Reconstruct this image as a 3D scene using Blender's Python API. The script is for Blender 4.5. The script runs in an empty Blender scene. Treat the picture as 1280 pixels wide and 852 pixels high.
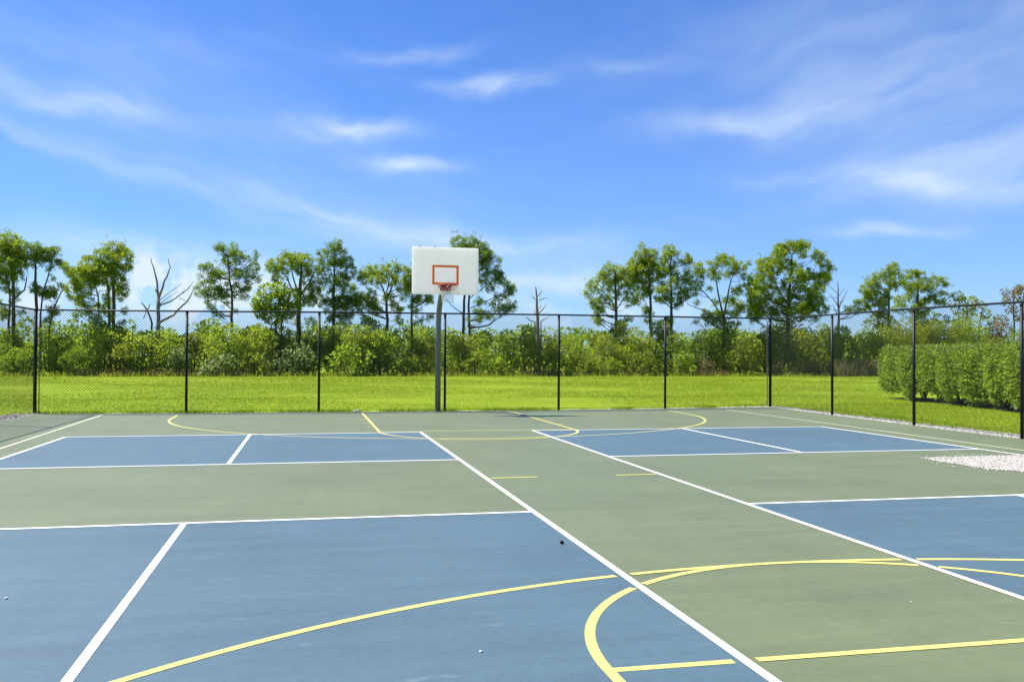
import bpy, math, random
import numpy as np
from mathutils import Vector, Matrix

scene = bpy.context.scene
COL = scene.collection

# ------------------------------------------------------------------ camera
FPX, PITCH, ROLL, YAW = 1147.92, 0.01544, 0.00459, 0.21669
CAM = Vector((-2.0205, -8.2236, 1.4385))
_c, _s = math.cos(YAW), math.sin(YAW)
_r = Vector((_c, -_s, 0)); _f0 = Vector((_s, _c, 0)); _up = Vector((0, 0, 1))
_f = _f0 * math.cos(PITCH) + _up * math.sin(PITCH)
_u = _up * math.cos(PITCH) - _f0 * math.sin(PITCH)
_r2 = _r * math.cos(ROLL) + _u * math.sin(ROLL)
_u2 = _u * math.cos(ROLL) - _r * math.sin(ROLL)
cam_data = bpy.data.cameras.new('camera')
cam = bpy.data.objects.new('camera', cam_data); COL.objects.link(cam)
M = Matrix((_r2, _u2, -_f)).transposed().to_4x4(); M.translation = CAM
cam.matrix_world = M
cam_data.sensor_width = 36.0
cam_data.lens = 36.0 * FPX / 1280.0
cam_data.clip_start = 0.05; cam_data.clip_end = 3000
scene.camera = cam

def ray(x, y):
    return _f + _r2 * ((x - 640) / FPX) - _u2 * ((y - 426) / FPX)
def at(x, y, Y):
    """point of the vertical plane at world depth Y that is seen in direction x, y"""
    v = ray(x, y); t = (Y - CAM.y) / v.y
    return CAM + v * t
def mpp(Y):                       # metres per photo pixel at depth Y
    return (Y - CAM.y) / FPX * 1.0

# ------------------------------------------------------------------ light and sky
SUN_DIR = Vector((-0.60, 0.31, 1.0)).normalized()
SUN_EL = math.asin(SUN_DIR.z); SUN_AZ = math.atan2(SUN_DIR.x, SUN_DIR.y)
scene.view_settings.view_transform = 'Standard'
scene.view_settings.look = 'None'
scene.view_settings.exposure = 1.15
scene.view_settings.gamma = 1.0
scene.view_settings.use_curve_mapping = False

sd = bpy.data.lights.new('sun', 'SUN'); sd.energy = 4.4; sd.angle = math.radians(0.5)
sd.color = (1.0, 0.955, 0.88)
so = bpy.data.objects.new('sun', sd); COL.objects.link(so)
so.location = (-30, 20, 50)
so.rotation_euler = (-SUN_DIR).to_track_quat('-Z', 'Y').to_euler()

world = bpy.data.worlds.new('World'); scene.world = world; world.use_nodes = True
SKY_STRENGTH = 0.1
SKY_TINT = (0.220, 0.437, 0.79)      # deep clear blue of a dry winter sky
def build_sky():
    nt = world.node_tree; nt.nodes.clear(); N = nt.nodes.new; L = nt.links.new
    def math_(op, a, b=None, c=None, clamp=False):
        n = N('ShaderNodeMath'); n.operation = op; n.use_clamp = clamp
        for i, v in enumerate((a, b, c)):
            if v is None: continue
            if isinstance(v, (int, float)): n.inputs[i].default_value = v
            else: L(v, n.inputs[i])
        return n.outputs[0]
    out = N('ShaderNodeOutputWorld'); bg = N('ShaderNodeBackground')
    sky = N('ShaderNodeTexSky'); sky.sky_type = 'NISHITA'; sky.sun_disc = False
    sky.sun_elevation = SUN_EL; sky.sun_rotation = SUN_AZ
    sky.air_density = 1.0; sky.dust_density = 0.25; sky.ozone_density = 3.0
    hs = N('ShaderNodeHueSaturation'); hs.inputs['Saturation'].default_value = 1.0
    hs.inputs['Hue'].default_value = 0.5; hs.inputs['Value'].default_value = 1.0
    tint = N('ShaderNodeMix'); tint.data_type = 'RGBA'; tint.blend_type = 'MULTIPLY'; tint.inputs['Factor'].default_value = 1
    L(sky.outputs[0], tint.inputs['A']); tint.inputs['B'].default_value = (*SKY_TINT, 1)
    L(tint.outputs['Result'], hs.inputs['Color'])
    tc = N('ShaderNodeTexCoord'); sep = N('ShaderNodeSeparateXYZ'); L(tc.outputs['Generated'], sep.inputs[0])
    x, y, z = sep.outputs
    az = math_('ARCTAN2', x, y); el = math_('ARCSINE', z)
    # warp so the wisps fray
    comb = N('ShaderNodeCombineXYZ'); L(az, comb.inputs[0]); L(el, comb.inputs[1])
    wn = N('ShaderNodeTexNoise'); wn.inputs['Scale'].default_value = 9; wn.inputs['Detail'].default_value = 4
    L(comb.outputs[0], wn.inputs['Vector'])
    ws = N('ShaderNodeSeparateColor'); L(wn.outputs['Color'], ws.inputs[0])
    az2 = math_('MULTIPLY_ADD', math_('SUBTRACT', ws.outputs[0], 0.5), 0.10, az)
    el2 = math_('MULTIPLY_ADD', math_('SUBTRACT', ws.outputs[1], 0.5), 0.055, el)
    def fib(ang, sx, sy, detail=6, rough=0.6, off=0.0):
        """fibrous noise stretched along one sky direction"""
        c, s = math.cos(ang), math.sin(ang)
        u = math_('ADD', math_('MULTIPLY', az2, c), math_('MULTIPLY', el2, s))
        v = math_('ADD', math_('MULTIPLY', az2, -s), math_('MULTIPLY', el2, c))
        cb = N('ShaderNodeCombineXYZ'); L(math_('MULTIPLY', u, sx), cb.inputs[0]); L(math_('MULTIPLY', v, sy), cb.inputs[1]); cb.inputs[2].default_value = off
        n = N('ShaderNodeTexNoise'); n.inputs['Scale'].default_value = 1; n.inputs['Detail'].default_value = detail; n.inputs['Roughness'].default_value = rough
        L(cb.outputs[0], n.inputs['Vector']); return n.outputs['Fac']
    pn = N('ShaderNodeTexNoise'); pn.inputs['Scale'].default_value = 26; pn.inputs['Detail'].default_value = 7; pn.inputs['Roughness'].default_value = .58
    L(comb.outputs[0], pn.inputs['Vector'])
    f_puff = math_('MULTIPLY_ADD', math_('MULTIPLY_ADD', pn.outputs['Fac'], 5.0, -2.1, clamp=True), .42, .18)
    f_right = fib(0.24, 6, 30, 6, .50, 3.1); f_left = fib(-0.26, 6, 32, 6, .50, 7.7); f_flat = fib(0.04, 16, 52, 7, .55, 1.3)
    def azel(px, py):
        v = ray(px, py).normalized(); return math.atan2(v.x, v.y), math.asin(v.z)
    dens = None
    # px, py, half length, half thickness (px), tilt (px dy/dx, up positive), strength, noise
    W = [(900, 152, 70, 11, 0.06, .46, f_right), (985, 138, 110, 17, 0.16, .36, f_right), (1120, 108, 150, 30, 0.24, .20, f_right), (1080, 40, 260, 60, 0.1, .34, f_right),
         (1240, 80, 130, 60, 0.3, .24, f_right), (1200, 195, 150, 26, 0.16, .34, f_right), (1165, 226, 60, 9, -0.22, .40, f_right), (1255, 236, 70, 15, -0.03, .50, f_right),
         (1280, 155, 120, 55, 0.3, .32, f_right), (1110, 287, 60, 7, 0.0, .40, f_flat), (1040, 212, 110, 10, 0.05, .16, f_flat),
         (612, 101, 52, 8, 0.03, .62, f_flat), (440, 163, 62, 12, 0.08, .66, f_flat), (505, 203, 50, 8, 0.02, .62, f_flat), (525, 62, 60, 8, 0.12, .30, f_flat), (780, 88, 60, 10, 0, .18, f_flat),
         (80, 112, 130, 18, -0.14, .24, f_left), (140, 131, 60, 9, 0.0, .34, f_left), (60, 176, 90, 9, -0.38, .28, f_left), (190, 212, 120, 12, -0.28, .24, f_left),
         (330, 256, 130, 16, -0.24, .34, f_left), (470, 290, 110, 18, -0.14, .40, f_left), (300, 190, 260, 50, -0.2, .17, f_left), (60, 50, 200, 60, 0.05, .14, f_left), (260, 60, 160, 40, 0.05, .10, f_flat),
         (60, 305, 140, 16, 0.02, .50, f_left), (245, 345, 150, 22, 0.0, .35, f_flat), (640, 310, 130, 14, 0.0, .38, f_flat), (700, 348, 120, 12, 0.03, .50, f_flat),
         (192, 345, 34, 24, -0.3, 1.3, f_puff), (232, 362, 50, 22, -0.2, 1.2, f_puff), (305, 372, 70, 22, 0.1, 1.1, f_puff), (30, 375, 80, 20, 0.0, .8, f_puff), (420, 372, 120, 16, 0, .6, f_puff), (700, 385, 160, 14, 0, .6, f_puff)]
    for (px, py, hl, ht, tilt, st, fn) in W:
        a0, e0 = azel(px, py); sc = 1 / FPX; th = math.atan(tilt); c, s = math.cos(th), math.sin(th)
        da = math_('SUBTRACT', az2, a0); de = math_('SUBTRACT', el2, e0)
        u = math_('ADD', math_('MULTIPLY', da, c / (hl * sc)), math_('MULTIPLY', de, s / (hl * sc)))
        v = math_('ADD', math_('MULTIPLY', da, -s / (ht * sc)), math_('MULTIPLY', de, c / (ht * sc)))
        q = math_('ADD', math_('MULTIPLY', u, u), math_('MULTIPLY', v, v))
        g = math_('EXPONENT', math_('MULTIPLY', q, -0.75))
        t = math_('MULTIPLY', g, math_('MULTIPLY', math_('MULTIPLY_ADD', fn, 1.3 if ht >= 40 else 2.1, -0.1 if ht >= 40 else -0.35, clamp=True), st * (1 if fn is f_puff else (1.0 if fn is f_flat else .86))))
        dens = t if dens is None else math_('ADD', dens, t)
    # a thin milky veil that thickens to the horizon
    hz = math_('EXPONENT', math_('MULTIPLY', math_('MAXIMUM', el, 0.0), -7.5))
    veil = math_('MULTIPLY_ADD', hz, 0.40, 0.0)
    thin = math_('MULTIPLY', math_('MULTIPLY_ADD', f_left, 1.6, -0.55, clamp=True), 0.05)
    dens = math_('ADD', math_('ADD', dens, veil), thin)
    dens = math_('MINIMUM', dens, 0.96)
    mix = N('ShaderNodeMix'); mix.data_type = 'RGBA'
    L(dens, mix.inputs['Factor']); L(hs.outputs[0], mix.inputs['A'])
    mix.inputs['B'].default_value = (3.5, 4.12, 4.8, 1)
    L(mix.outputs['Result'], bg.inputs['Color']); bg.inputs['Strength'].default_value = SKY_STRENGTH
    L(bg.outputs[0], out.inputs[0])
build_sky()

# ------------------------------------------------------------------ materials
def new_mat(name):
    m = bpy.data.materials.new(name); m.use_nodes = True
    nt = m.node_tree; nt.nodes.clear()
    return m, nt, nt.nodes.new, nt.links.new
def plain(name, col, rough=0.5, metal=0.0, spec=0.5, vary=0.0, scale=8.0, bump=0.0):
    m, nt, N, L = new_mat(name)
    o = N('ShaderNodeOutputMaterial'); p = N('ShaderNodeBsdfPrincipled'); L(p.outputs[0], o.inputs[0])
    p.inputs['Base Color'].default_value = (*col, 1); p.inputs['Roughness'].default_value = rough
    p.inputs['Metallic'].default_value = metal; p.inputs['Specular IOR Level'].default_value = spec
    if vary or bump:
        tc = N('ShaderNodeNewGeometry'); n = N('ShaderNodeTexNoise'); n.inputs['Scale'].default_value = scale; n.inputs['Detail'].default_value = 6
        L(tc.outputs['Position'], n.inputs['Vector'])
        if vary:
            mx = N('ShaderNodeMix'); mx.data_type = 'RGBA'
            mx.inputs['A'].default_value = (*[max(0, c * (1 - vary)) for c in col], 1)
            mx.inputs['B'].default_value = (*[min(1, c * (1 + vary)) for c in col], 1)
            L(n.outputs['Fac'], mx.inputs['Factor']); L(mx.outputs['Result'], p.inputs['Base Color'])
        if bump:
            b = N('ShaderNodeBump'); b.inputs['Strength'].default_value = bump; b.inputs['Distance'].default_value = 0.01
            L(n.outputs['Fac'], b.inputs['Height']); L(b.outputs[0], p.inputs['Normal'])
    return m
def foliage(name, ca, cb, cc, trans=0.4, tcol=None, clump=0.9, rough=0.55):
    """leaf material: per-leaf and per-clump colour, some light passing through"""
    m, nt, N, L = new_mat(name)
    o = N('ShaderNodeOutputMaterial'); g = N('ShaderNodeNewGeometry')
    n = N('ShaderNodeTexNoise'); n.inputs['Scale'].default_value = clump; n.inputs['Detail'].default_value = 3
    L(g.outputs['Position'], n.inputs['Vector'])
    r1 = N('ShaderNodeValToRGB'); r1.color_ramp.elements[0].position = 0.3; r1.color_ramp.elements[1].position = 0.7
    r1.color_ramp.elements[0].color = (*ca, 1); r1.color_ramp.elements[1].color = (*cb, 1)
    L(n.outputs['Fac'], r1.inputs[0])
    mx = N('ShaderNodeMix'); mx.data_type = 'RGBA'
    pw = N('ShaderNodeMath'); pw.operation = 'POWER'; L(g.outputs['Random Per Island'], pw.inputs[0]); pw.inputs[1].default_value = 2.2
    L(pw.outputs[0], mx.inputs['Factor']); L(r1.outputs[0], mx.inputs['A']); mx.inputs['B'].default_value = (*cc, 1)
    p = N('ShaderNodeBsdfPrincipled'); p.inputs['Roughness'].default_value = rough; p.inputs['Specular IOR Level'].default_value = 0.22
    t = N('ShaderNodeBsdfTranslucent'); ms = N('ShaderNodeMixShader'); ms.inputs[0].default_value = trans
    L(mx.outputs['Result'], p.inputs['Base Color'])
    if tcol:
        tm = N('ShaderNodeMix'); tm.data_type = 'RGBA'; tm.blend_type = 'MULTIPLY'; tm.inputs['Factor'].default_value = 1
        L(mx.outputs['Result'], tm.inputs['A']); tm.inputs['B'].default_value = (*tcol, 1); L(tm.outputs['Result'], t.inputs['Color'])
    else: L(mx.outputs['Result'], t.inputs['Color'])
    L(p.outputs[0], ms.inputs[1]); L(t.outputs[0], ms.inputs[2]); L(ms.outputs[0], o.inputs[0])
    return m
def court_paint(name, col, vary=0.10, seed=0.0, rough=0.52):
    """worn acrylic sport surface: sand grain, broad blotches, squeegee streaks, scuffs"""
    m, nt, N, L = new_mat(name)
    o = N('ShaderNodeOutputMaterial'); p = N('ShaderNodeBsdfPrincipled'); L(p.outputs[0], o.inputs[0])
    g = N('ShaderNodeNewGeometry'); 
    def noise(scale, detail=5, stretch=None, rough_=0.55):
        n = N('ShaderNodeTexNoise'); n.inputs['Scale'].default_value = scale; n.inputs['Detail'].default_value = detail; n.inputs['Roughness'].default_value = rough_
        mp = N('ShaderNodeMapping'); mp.inputs['Location'].default_value = (seed, seed * 2.3, 0)
        if stretch: mp.inputs['Scale'].default_value = stretch
        L(g.outputs['Position'], mp.inputs['Vector']); L(mp.outputs[0], n.inputs['Vector']); return n.outputs['Fac']
    def mm(op, a, b, c=None, clamp=False):
        n = N('ShaderNodeMath'); n.operation = op; n.use_clamp = clamp
        for i, v in enumerate((a, b, c)):
            if v is None: continue
            if isinstance(v, (int, float)): n.inputs[i].default_value = v
            else: L(v, n.inputs[i])
        return n.outputs[0]
    blot = noise(0.55, 6); streak = noise(1.0, 5, (0.45, 5.0, 1)); streak2 = noise(1.0, 5, (3.2, 0.35, 1)); grain = noise(230, 2, None, 0.7); mid = noise(14, 5)
    speck = noise(55, 3)
    v = mm('MULTIPLY', mm('SUBTRACT', blot, 0.5), 2.1 * vary)
    v = mm('ADD', v, mm('MULTIPLY', mm('SUBTRACT', streak, 0.5), 1.7 * vary))
    v = mm('ADD', v, mm('MULTIPLY', mm('SUBTRACT', streak2, 0.5), 0.7 * vary))
    v = mm('ADD', v, mm('MULTIPLY', mm('SUBTRACT', mid, 0.5), 1.5 * vary))
    v = mm('ADD', v, mm('MULTIPLY', mm('SUBTRACT', grain, 0.5), 0.55))
    v = mm('ADD', v, mm('MULTIPLY', mm('SUBTRACT', speck, 0.5), 0.34))
    v = mm('ADD', v, 1.0)
    sc = N('ShaderNodeVectorMath'); sc.operation = 'SCALE'; sc.inputs[0].default_value = col; L(v, sc.inputs['Scale'])
    # pale scuffs
    scf = mm('MULTIPLY', mm('MULTIPLY_ADD', noise(2.2, 8, (1.0, 2.6, 1), 0.72), 7.0, -4.35, clamp=True), 0.28)
    mx = N('ShaderNodeMix'); mx.data_type = 'RGBA'; L(scf, mx.inputs['Factor']); L(sc.outputs[0], mx.inputs['A']); mx.inputs['B'].default_value = (0.5, 0.5, 0.44, 1)
    # faint darker drying stains
    stn = mm('MULTIPLY', mm('MULTIPLY_ADD', noise(0.8, 7, (1.3, 0.8, 1), 0.6), 5.0, -2.9, clamp=True), 0.20)
    m2 = N('ShaderNodeMix'); m2.data_type = 'RGBA'; L(stn, m2.inputs['Factor']); L(mx.outputs['Result'], m2.inputs['A']); m2.inputs['B'].default_value = (col[0] * .5, col[1] * .5, col[2] * .5, 1)
    L(m2.outputs['Result'], p.inputs['Base Color'])
    p.inputs['Roughness'].default_value = rough; p.inputs['Specular IOR Level'].default_value = 0.6
    b = N('ShaderNodeBump'); b.inputs['Strength'].default_value = 0.35; b.inputs['Distance'].default_value = 0.002
    L(grain, b.inputs['Height']); L(b.outputs[0], p.inputs['Normal'])
    return m
MAT = {}
MAT['green_court'] = court_paint('green_court', (0.121, 0.143, 0.060), 0.24, 0.0)
MAT['blue_court'] = court_paint('blue_court', (0.064, 0.111, 0.131), 0.24, 5.3)
MAT['white_line'] = court_paint('white_line', (0.80, 0.80, 0.78), 0.03, 2.0, 0.6)
MAT['yellow_line'] = court_paint('yellow_line', (0.56, 0.51, 0.13), 0.06, 9.0, 0.6)
MAT['cream_line'] = court_paint('cream_line', (0.52, 0.52, 0.33), 0.06, 9.0, 0.6)
MAT['lawn'] = plain('lawn', (0.205, 0.285, 0.010), 0.9, 0, 0.1, 0.25, 1.3)
MAT['grass'] = foliage('grass', (0.212, 0.31, 0.010), (0.282, 0.36, 0.012), (0.31, 0.38, 0.03), 0.45, None, 0.5)
MAT['dry_grass'] = foliage('dry_grass', (0.28, 0.16, 0.06), (0.30, 0.20, 0.09), (0.16, 0.16, 0.05), 0.3)
MAT['tan_grass'] = foliage('tan_grass', (0.30, 0.24, 0.11), (0.24, 0.22, 0.08), (0.16, 0.18, 0.05), 0.3)
MAT['needle'] = foliage('needle', (0.234, 0.310, 0.037), (0.387, 0.440, 0.052), (0.136, 0.202, 0.040), 0.60, (1.2, 1.25, .5))
MAT['needle_dark'] = foliage('needle_dark', (0.164, 0.247, 0.046), (0.285, 0.361, 0.057), (0.104, 0.166, 0.038), 0.56, (1.2, 1.25, .5))
MAT['leaf_light'] = foliage('leaf_light', (0.256, 0.337, 0.045), (0.349, 0.417, 0.057), (0.189, 0.284, 0.048), 0.62, (1.2, 1.25, .5))
MAT['leaf_mid'] = foliage('leaf_mid', (0.265, 0.344, 0.048), (0.422, 0.473, 0.065), (0.188, 0.262, 0.048), 0.60, (1.2, 1.25, .55))
MAT['leaf_olive'] = foliage('leaf_olive', (0.263, 0.320, 0.051), (0.387, 0.426, 0.068), (0.195, 0.244, 0.048), 0.60, (1.2, 1.2, .55))
MAT['leaf_dark'] = foliage('leaf_dark', (0.180, 0.255, 0.041), (0.298, 0.378, 0.049), (0.120, 0.174, 0.032), 0.54, (1.2, 1.25, .6))
MAT['leaf_pale'] = foliage('leaf_pale', (0.225, 0.300, 0.090), (0.330, 0.390, 0.128), (0.165, 0.240, 0.075), 0.58)
MAT['leaf_brown'] = foliage('leaf_brown', (0.245, 0.216, 0.086), (0.317, 0.245, 0.115), (0.173, 0.187, 0.072), 0.54)
MAT['leaf_grey'] = foliage('leaf_grey', (0.243, 0.222, 0.081), (0.319, 0.270, 0.098), (0.299, 0.190, 0.076), 0.54)
MAT['hedge_leaf'] = foliage('hedge_leaf', (0.142, 0.218, 0.037), (0.242, 0.326, 0.058), (0.362, 0.417, 0.101), 0.56, (1.2, 1.25, .5), 1.6, 0.4)
MAT['bark'] = plain('bark', (0.115, 0.085, 0.062), 0.95, 0, 0.1, 0.4, 5, 0.6)
MAT['bark_pale'] = plain('bark_pale', (0.23, 0.19, 0.15), 0.95, 0, 0.1, 0.35, 5, 0.6)
MAT['bark_dark'] = plain('bark_dark', (0.06, 0.046, 0.036), 0.95, 0, 0.1, 0.4, 5, 0.6)
MAT['black_steel'] = plain('black_steel', (0.008, 0.008, 0.008), 0.5, 0, 0.3, 0.15, 20)
MAT['black_wire'] = plain('black_wire', (0.008, 0.009, 0.009), 0.6, 0, 0.12)
MAT['galvanised'] = plain('galvanised', (0.16, 0.178, 0.182), 0.5, 0.3, 0.5, 0.18, 7, 0.05)
MAT['white_board'] = plain('white_board', (0.87, 0.85, 0.80), 0.45, 0, 0.4, 0.03, 3)
def board():
    m, nt, N, L = new_mat('white_board'); o = N('ShaderNodeOutputMaterial'); p = N('ShaderNodeBsdfPrincipled'); t = N('ShaderNodeBsdfTranslucent'); ms = N('ShaderNodeMixShader')
    g = N('ShaderNodeNewGeometry'); n = N('ShaderNodeTexNoise'); n.inputs['Scale'].default_value = 5; n.inputs['Detail'].default_value = 8; L(g.outputs['Position'], n.inputs['Vector'])
    r = N('ShaderNodeValToRGB'); r.color_ramp.elements[0].position = .3; r.color_ramp.elements[0].color = (.90, .875, .86, 1); r.color_ramp.elements[1].color = (.93, .90, .885, 1); r.color_ramp.elements[1].position = .5
    L(n.outputs['Fac'], r.inputs[0]); L(r.outputs[0], p.inputs['Base Color']); L(r.outputs[0], t.inputs['Color']); p.inputs['Roughness'].default_value = .45
    ms.inputs[0].default_value = .72; L(p.outputs[0], ms.inputs[1]); L(t.outputs[0], ms.inputs[2]); L(ms.outputs[0], o.inputs[0]); return m
MAT['white_board'] = board()                         # moulded fibreglass lets daylight glow through
MAT['orange_paint'] = foliage('orange_paint', (0.94, 0.36, 0.08), (0.95, 0.40, 0.09), (0.95, 0.38, 0.08), .6)
MAT['rim_red'] = plain('rim_red', (0.60, 0.085, 0.03), 0.45, 0, 0.5, 0.15, 12)
MAT['net_red'] = plain('net_red', (0.33, 0.035, 0.03), 0.85, 0, 0.2)
MAT['net_white'] = plain('net_white', (0.78, 0.77, 0.72), 0.85, 0, 0.2)
def stones():
    m, nt, N, L = new_mat('gravel')
    o = N('ShaderNodeOutputMaterial'); p = N('ShaderNodeBsdfPrincipled'); L(p.outputs[0], o.inputs[0]); g = N('ShaderNodeNewGeometry')
    r = N('ShaderNodeValToRGB'); e = r.color_ramp.elements; e[0].color = (.70, .64, .57, 1); e[1].color = (.46, .44, .395, 1)
    e2 = e.new(0.05); e2.color = (.28, .22, .16, 1); e3 = e.new(0.12); e3.color = (.37, .345, .30, 1); e[0].color = (.22, .17, .12, 1)
    L(g.outputs['Random Per Island'], r.inputs[0]); L(r.outputs[0], p.inputs['Base Color']); p.inputs['Roughness'].default_value = .85
    return m
MAT['gravel'] = stones()
MAT['gravel_bed'] = plain('gravel_bed', (0.35, 0.33, 0.29), 0.95, 0, 0.1, 0.2, 40, 0.5)
MAT['soil'] = plain('soil', (0.13, 0.10, 0.06), 0.95, 0, 0.1, 0.4, 9, 0.5)
MAT['seed'] = plain('seed', (0.02, 0.016, 0.012), 0.8, 0, 0.2, 0.3, 200)
MAT['pebble'] = plain('pebble', (0.78, 0.77, 0.73), 0.8, 0, 0.2, 0.1, 100)

# ------------------------------------------------------------------ mesh helpers
def tag(o, label=None, cat=None, group=None, kind=None):
    if label: o['label'] = label
    if cat: o['category'] = cat
    if group: o['group'] = group
    if kind: o['kind'] = kind
    return o
def empty(name, loc, label=None, cat=None, group=None):
    o = bpy.data.objects.new(name, None); COL.objects.link(o); o.location = loc; o.empty_display_size = 0.2
    return tag(o, label, cat, group)
def link(name, me, mat, parent=None, smooth=False):
    me.materials.append(MAT[mat] if isinstance(mat, str) else mat)
    if smooth: me.polygons.foreach_set('use_smooth', [True] * len(me.polygons))
    o = bpy.data.objects.new(name, me); COL.objects.link(o)
    if parent:
        o.parent = parent
        o.matrix_parent_inverse = Matrix.Translation(-chain_loc(parent))
    return o
def chain_loc(p):
    """world location of a parent (no rotations are used on parents)"""
    if p.type == 'EMPTY' and not p.parent: return Vector(p.location)
    return Vector((0, 0, 0))
class MB:
    def __init__(s): s.v = []; s.f = []
    def add(s, vs, fs):
        b = len(s.v); s.v += [tuple(v) for v in vs]; s.f += [tuple(i + b for i in f) for f in fs]; return s
    def box(s, x0, x1, y0, y1, z0, z1):
        return s.add([(x0, y0, z0), (x1, y0, z0), (x1, y1, z0), (x0, y1, z0), (x0, y0, z1), (x1, y0, z1), (x1, y1, z1), (x0, y1, z1)],
                     [(0, 3, 2, 1), (4, 5, 6, 7), (0, 1, 5, 4), (1, 2, 6, 5), (2, 3, 7, 6), (3, 0, 4, 7)])
    def tube(s, pts, radii, n=8, caps=True):
        pts = [Vector(p) for p in pts]
        if isinstance(radii, (int, float)): radii = [radii] * len(pts)
        b = len(s.v); prev = None
        for i, p in enumerate(pts):
            d = (pts[min(i + 1, len(pts) - 1)] - pts[max(i - 1, 0)])
            if d.length < 1e-9: d = Vector((0, 0, 1))
            d.normalize()
            if prev is None:
                a = Vector((1, 0, 0)) if abs(d.x) < 0.8 else Vector((0, 1, 0))
                e = d.cross(a).normalized()
            else:
                e = (prev - d * prev.dot(d)).normalized()
            prev = e; g = d.cross(e)
            for k in range(n):
                t = 2 * math.pi * k / n
                s.v.append(tuple(p + (e * math.cos(t) + g * math.sin(t)) * radii[i]))
        for i in range(len(pts) - 1):
            for k in range(n):
                a = b + i * n + k; c = b + i * n + (k + 1) % n
                s.f.append((a, c, c + n, a + n))
        if caps:
            s.f.append(tuple(b + k for k in reversed(range(n))))
            e0 = b + (len(pts) - 1) * n; s.f.append(tuple(e0 + k for k in range(n)))
        return s
    def lathe(s, c, prof, n=12):
        b = len(s.v); c = Vector(c)
        for (r, z) in prof:
            for k in range(n):
                t = 2 * math.pi * k / n; s.v.append((c.x + r * math.cos(t), c.y + r * math.sin(t), c.z + z))
        for i in range(len(prof) - 1):
            for k in range(n):
                a = b + i * n + k; d = b + i * n + (k + 1) % n; s.f.append((a, d, d + n, a + n))
        s.f.append(tuple(b + k for k in reversed(range(n)))); e0 = b + (len(prof) - 1) * n; s.f.append(tuple(e0 + k for k in range(n)))
        return s
    def build(s, name, mat, parent=None, smooth=False):
        me = bpy.data.meshes.new(name); me.from_pydata(s.v, [], s.f); me.update()
        return link(name, me, mat, parent, smooth)
def np_mesh(name, V, k):
    """mesh of n/k separate k-gons from consecutive vertices"""
    me = bpy.data.meshes.new(name); n = len(V); f = n // k
    me.vertices.add(n); me.vertices.foreach_set('co', V.astype(np.float32).ravel())
    me.loops.add(n); me.loops.foreach_set('vertex_index', np.arange(n, dtype=np.int32))
    me.polygons.add(f); me.polygons.foreach_set('loop_start', np.arange(0, n, k, dtype=np.int32))
    try: me.polygons.foreach_set('loop_total', np.full(f, k, dtype=np.int32))
    except Exception: pass
    me.update(calc_edges=True); me.validate(); return me
RNG = np.random.default_rng(7)
def rdir(n, up=0.0):
    d = RNG.normal(size=(n, 3)); d[:, 2] += up; return d / np.linalg.norm(d, axis=1, keepdims=True)

# ------------------------------------------------------------------ court
court_poly = [(-8.38, -14), (10.05, -14), (10.28, 5.7), (10.42, 8.9), (10.60, 12.3), (10.80, 15.72), (7.48, 15.33), (4.41, 15.13), (1.37, 15.09), (-1.79, 15.13), (-4.94, 15.18), (-8.38, 15.32)]
def slab(name, poly, z0, z1, mat, parent=None):
    n = len(poly); mb = MB()
    mb.add([(x, y, z1) for x, y in poly] + [(x, y, z0) for x, y in poly],
           [tuple(range(n)), tuple(reversed(range(n, 2 * n)))] + [(i, i + n, (i + 1) % n + n, (i + 1) % n) for i in range(n)])
    return mb.build(name, mat, parent)
def sheet(name, poly, z, mat, parent=None):
    return MB().add([(x, y, z) for x, y in poly], [tuple(range(len(poly)))]).build(name, mat, parent)
court = tag(slab('court_surface', court_poly, -0.12, 0.0, 'green_court'), kind='structure')
NV0, NV1, BL = 0.0, 4.267, 8.79
A = 2.15                                             # aisle between the two courts
NBL = -4.572
ZB, ZY, ZW = 0.0012, 0.0025, 0.0045
# measured joints of the painted courts (slightly out of true, as painted)
for (xa, xb, y0, y1) in ((-6.096, 0, NV1, BL), (-6.096, 0, NBL, NV0), (A, A + 6.096, NV1 + .02, BL + .05), (A, A + 6.096, NBL, NV0 + .04)):
    sheet('blue_panel', [(xa, y0), (xb, y0), (xb, y1), (xa, y1)], ZB, 'blue_court', court)
def wline(x0, y0, x1, y1, w=0.052):
    d = Vector((x1 - x0, y1 - y0)); d.normalize(); n = Vector((-d.y, d.x)) * w / 2
    sheet('white_line', [(x0 - n.x, y0 - n.y), (x1 - n.x, y1 - n.y), (x1 + n.x, y1 + n.y), (x0 + n.x, y0 + n.y)], ZW, 'white_line', court)
h = 0.026
for (xo, dy0, dy1) in ((0 - 6.096, 0, 0), (A, 0.04, 0.05)):
    x0, xm, x1 = xo, xo + 3.048, xo + 6.096
    wline(x0, -9.5, x0, BL + dy1 + h); wline(x1, -9.5, x1, BL + dy1 + h)
    wline(x0 + h, BL + dy1, x1 - h, BL + dy1)
    wline(x0 + h, NV1 + dy0 * .5, x1 - h, NV1 + dy0 * .5); wline(x0 + h, NV0 + dy0, x1 - h, NV0 + dy0)
    wline(xm, NV1 + dy0 * .5 + h, xm, BL + dy1 - h); wline(xm, -4.6, xm, NV0 + dy0 - h)
WX = [0.0, A]                                        # white sidelines the yellow lines stop short of
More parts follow.
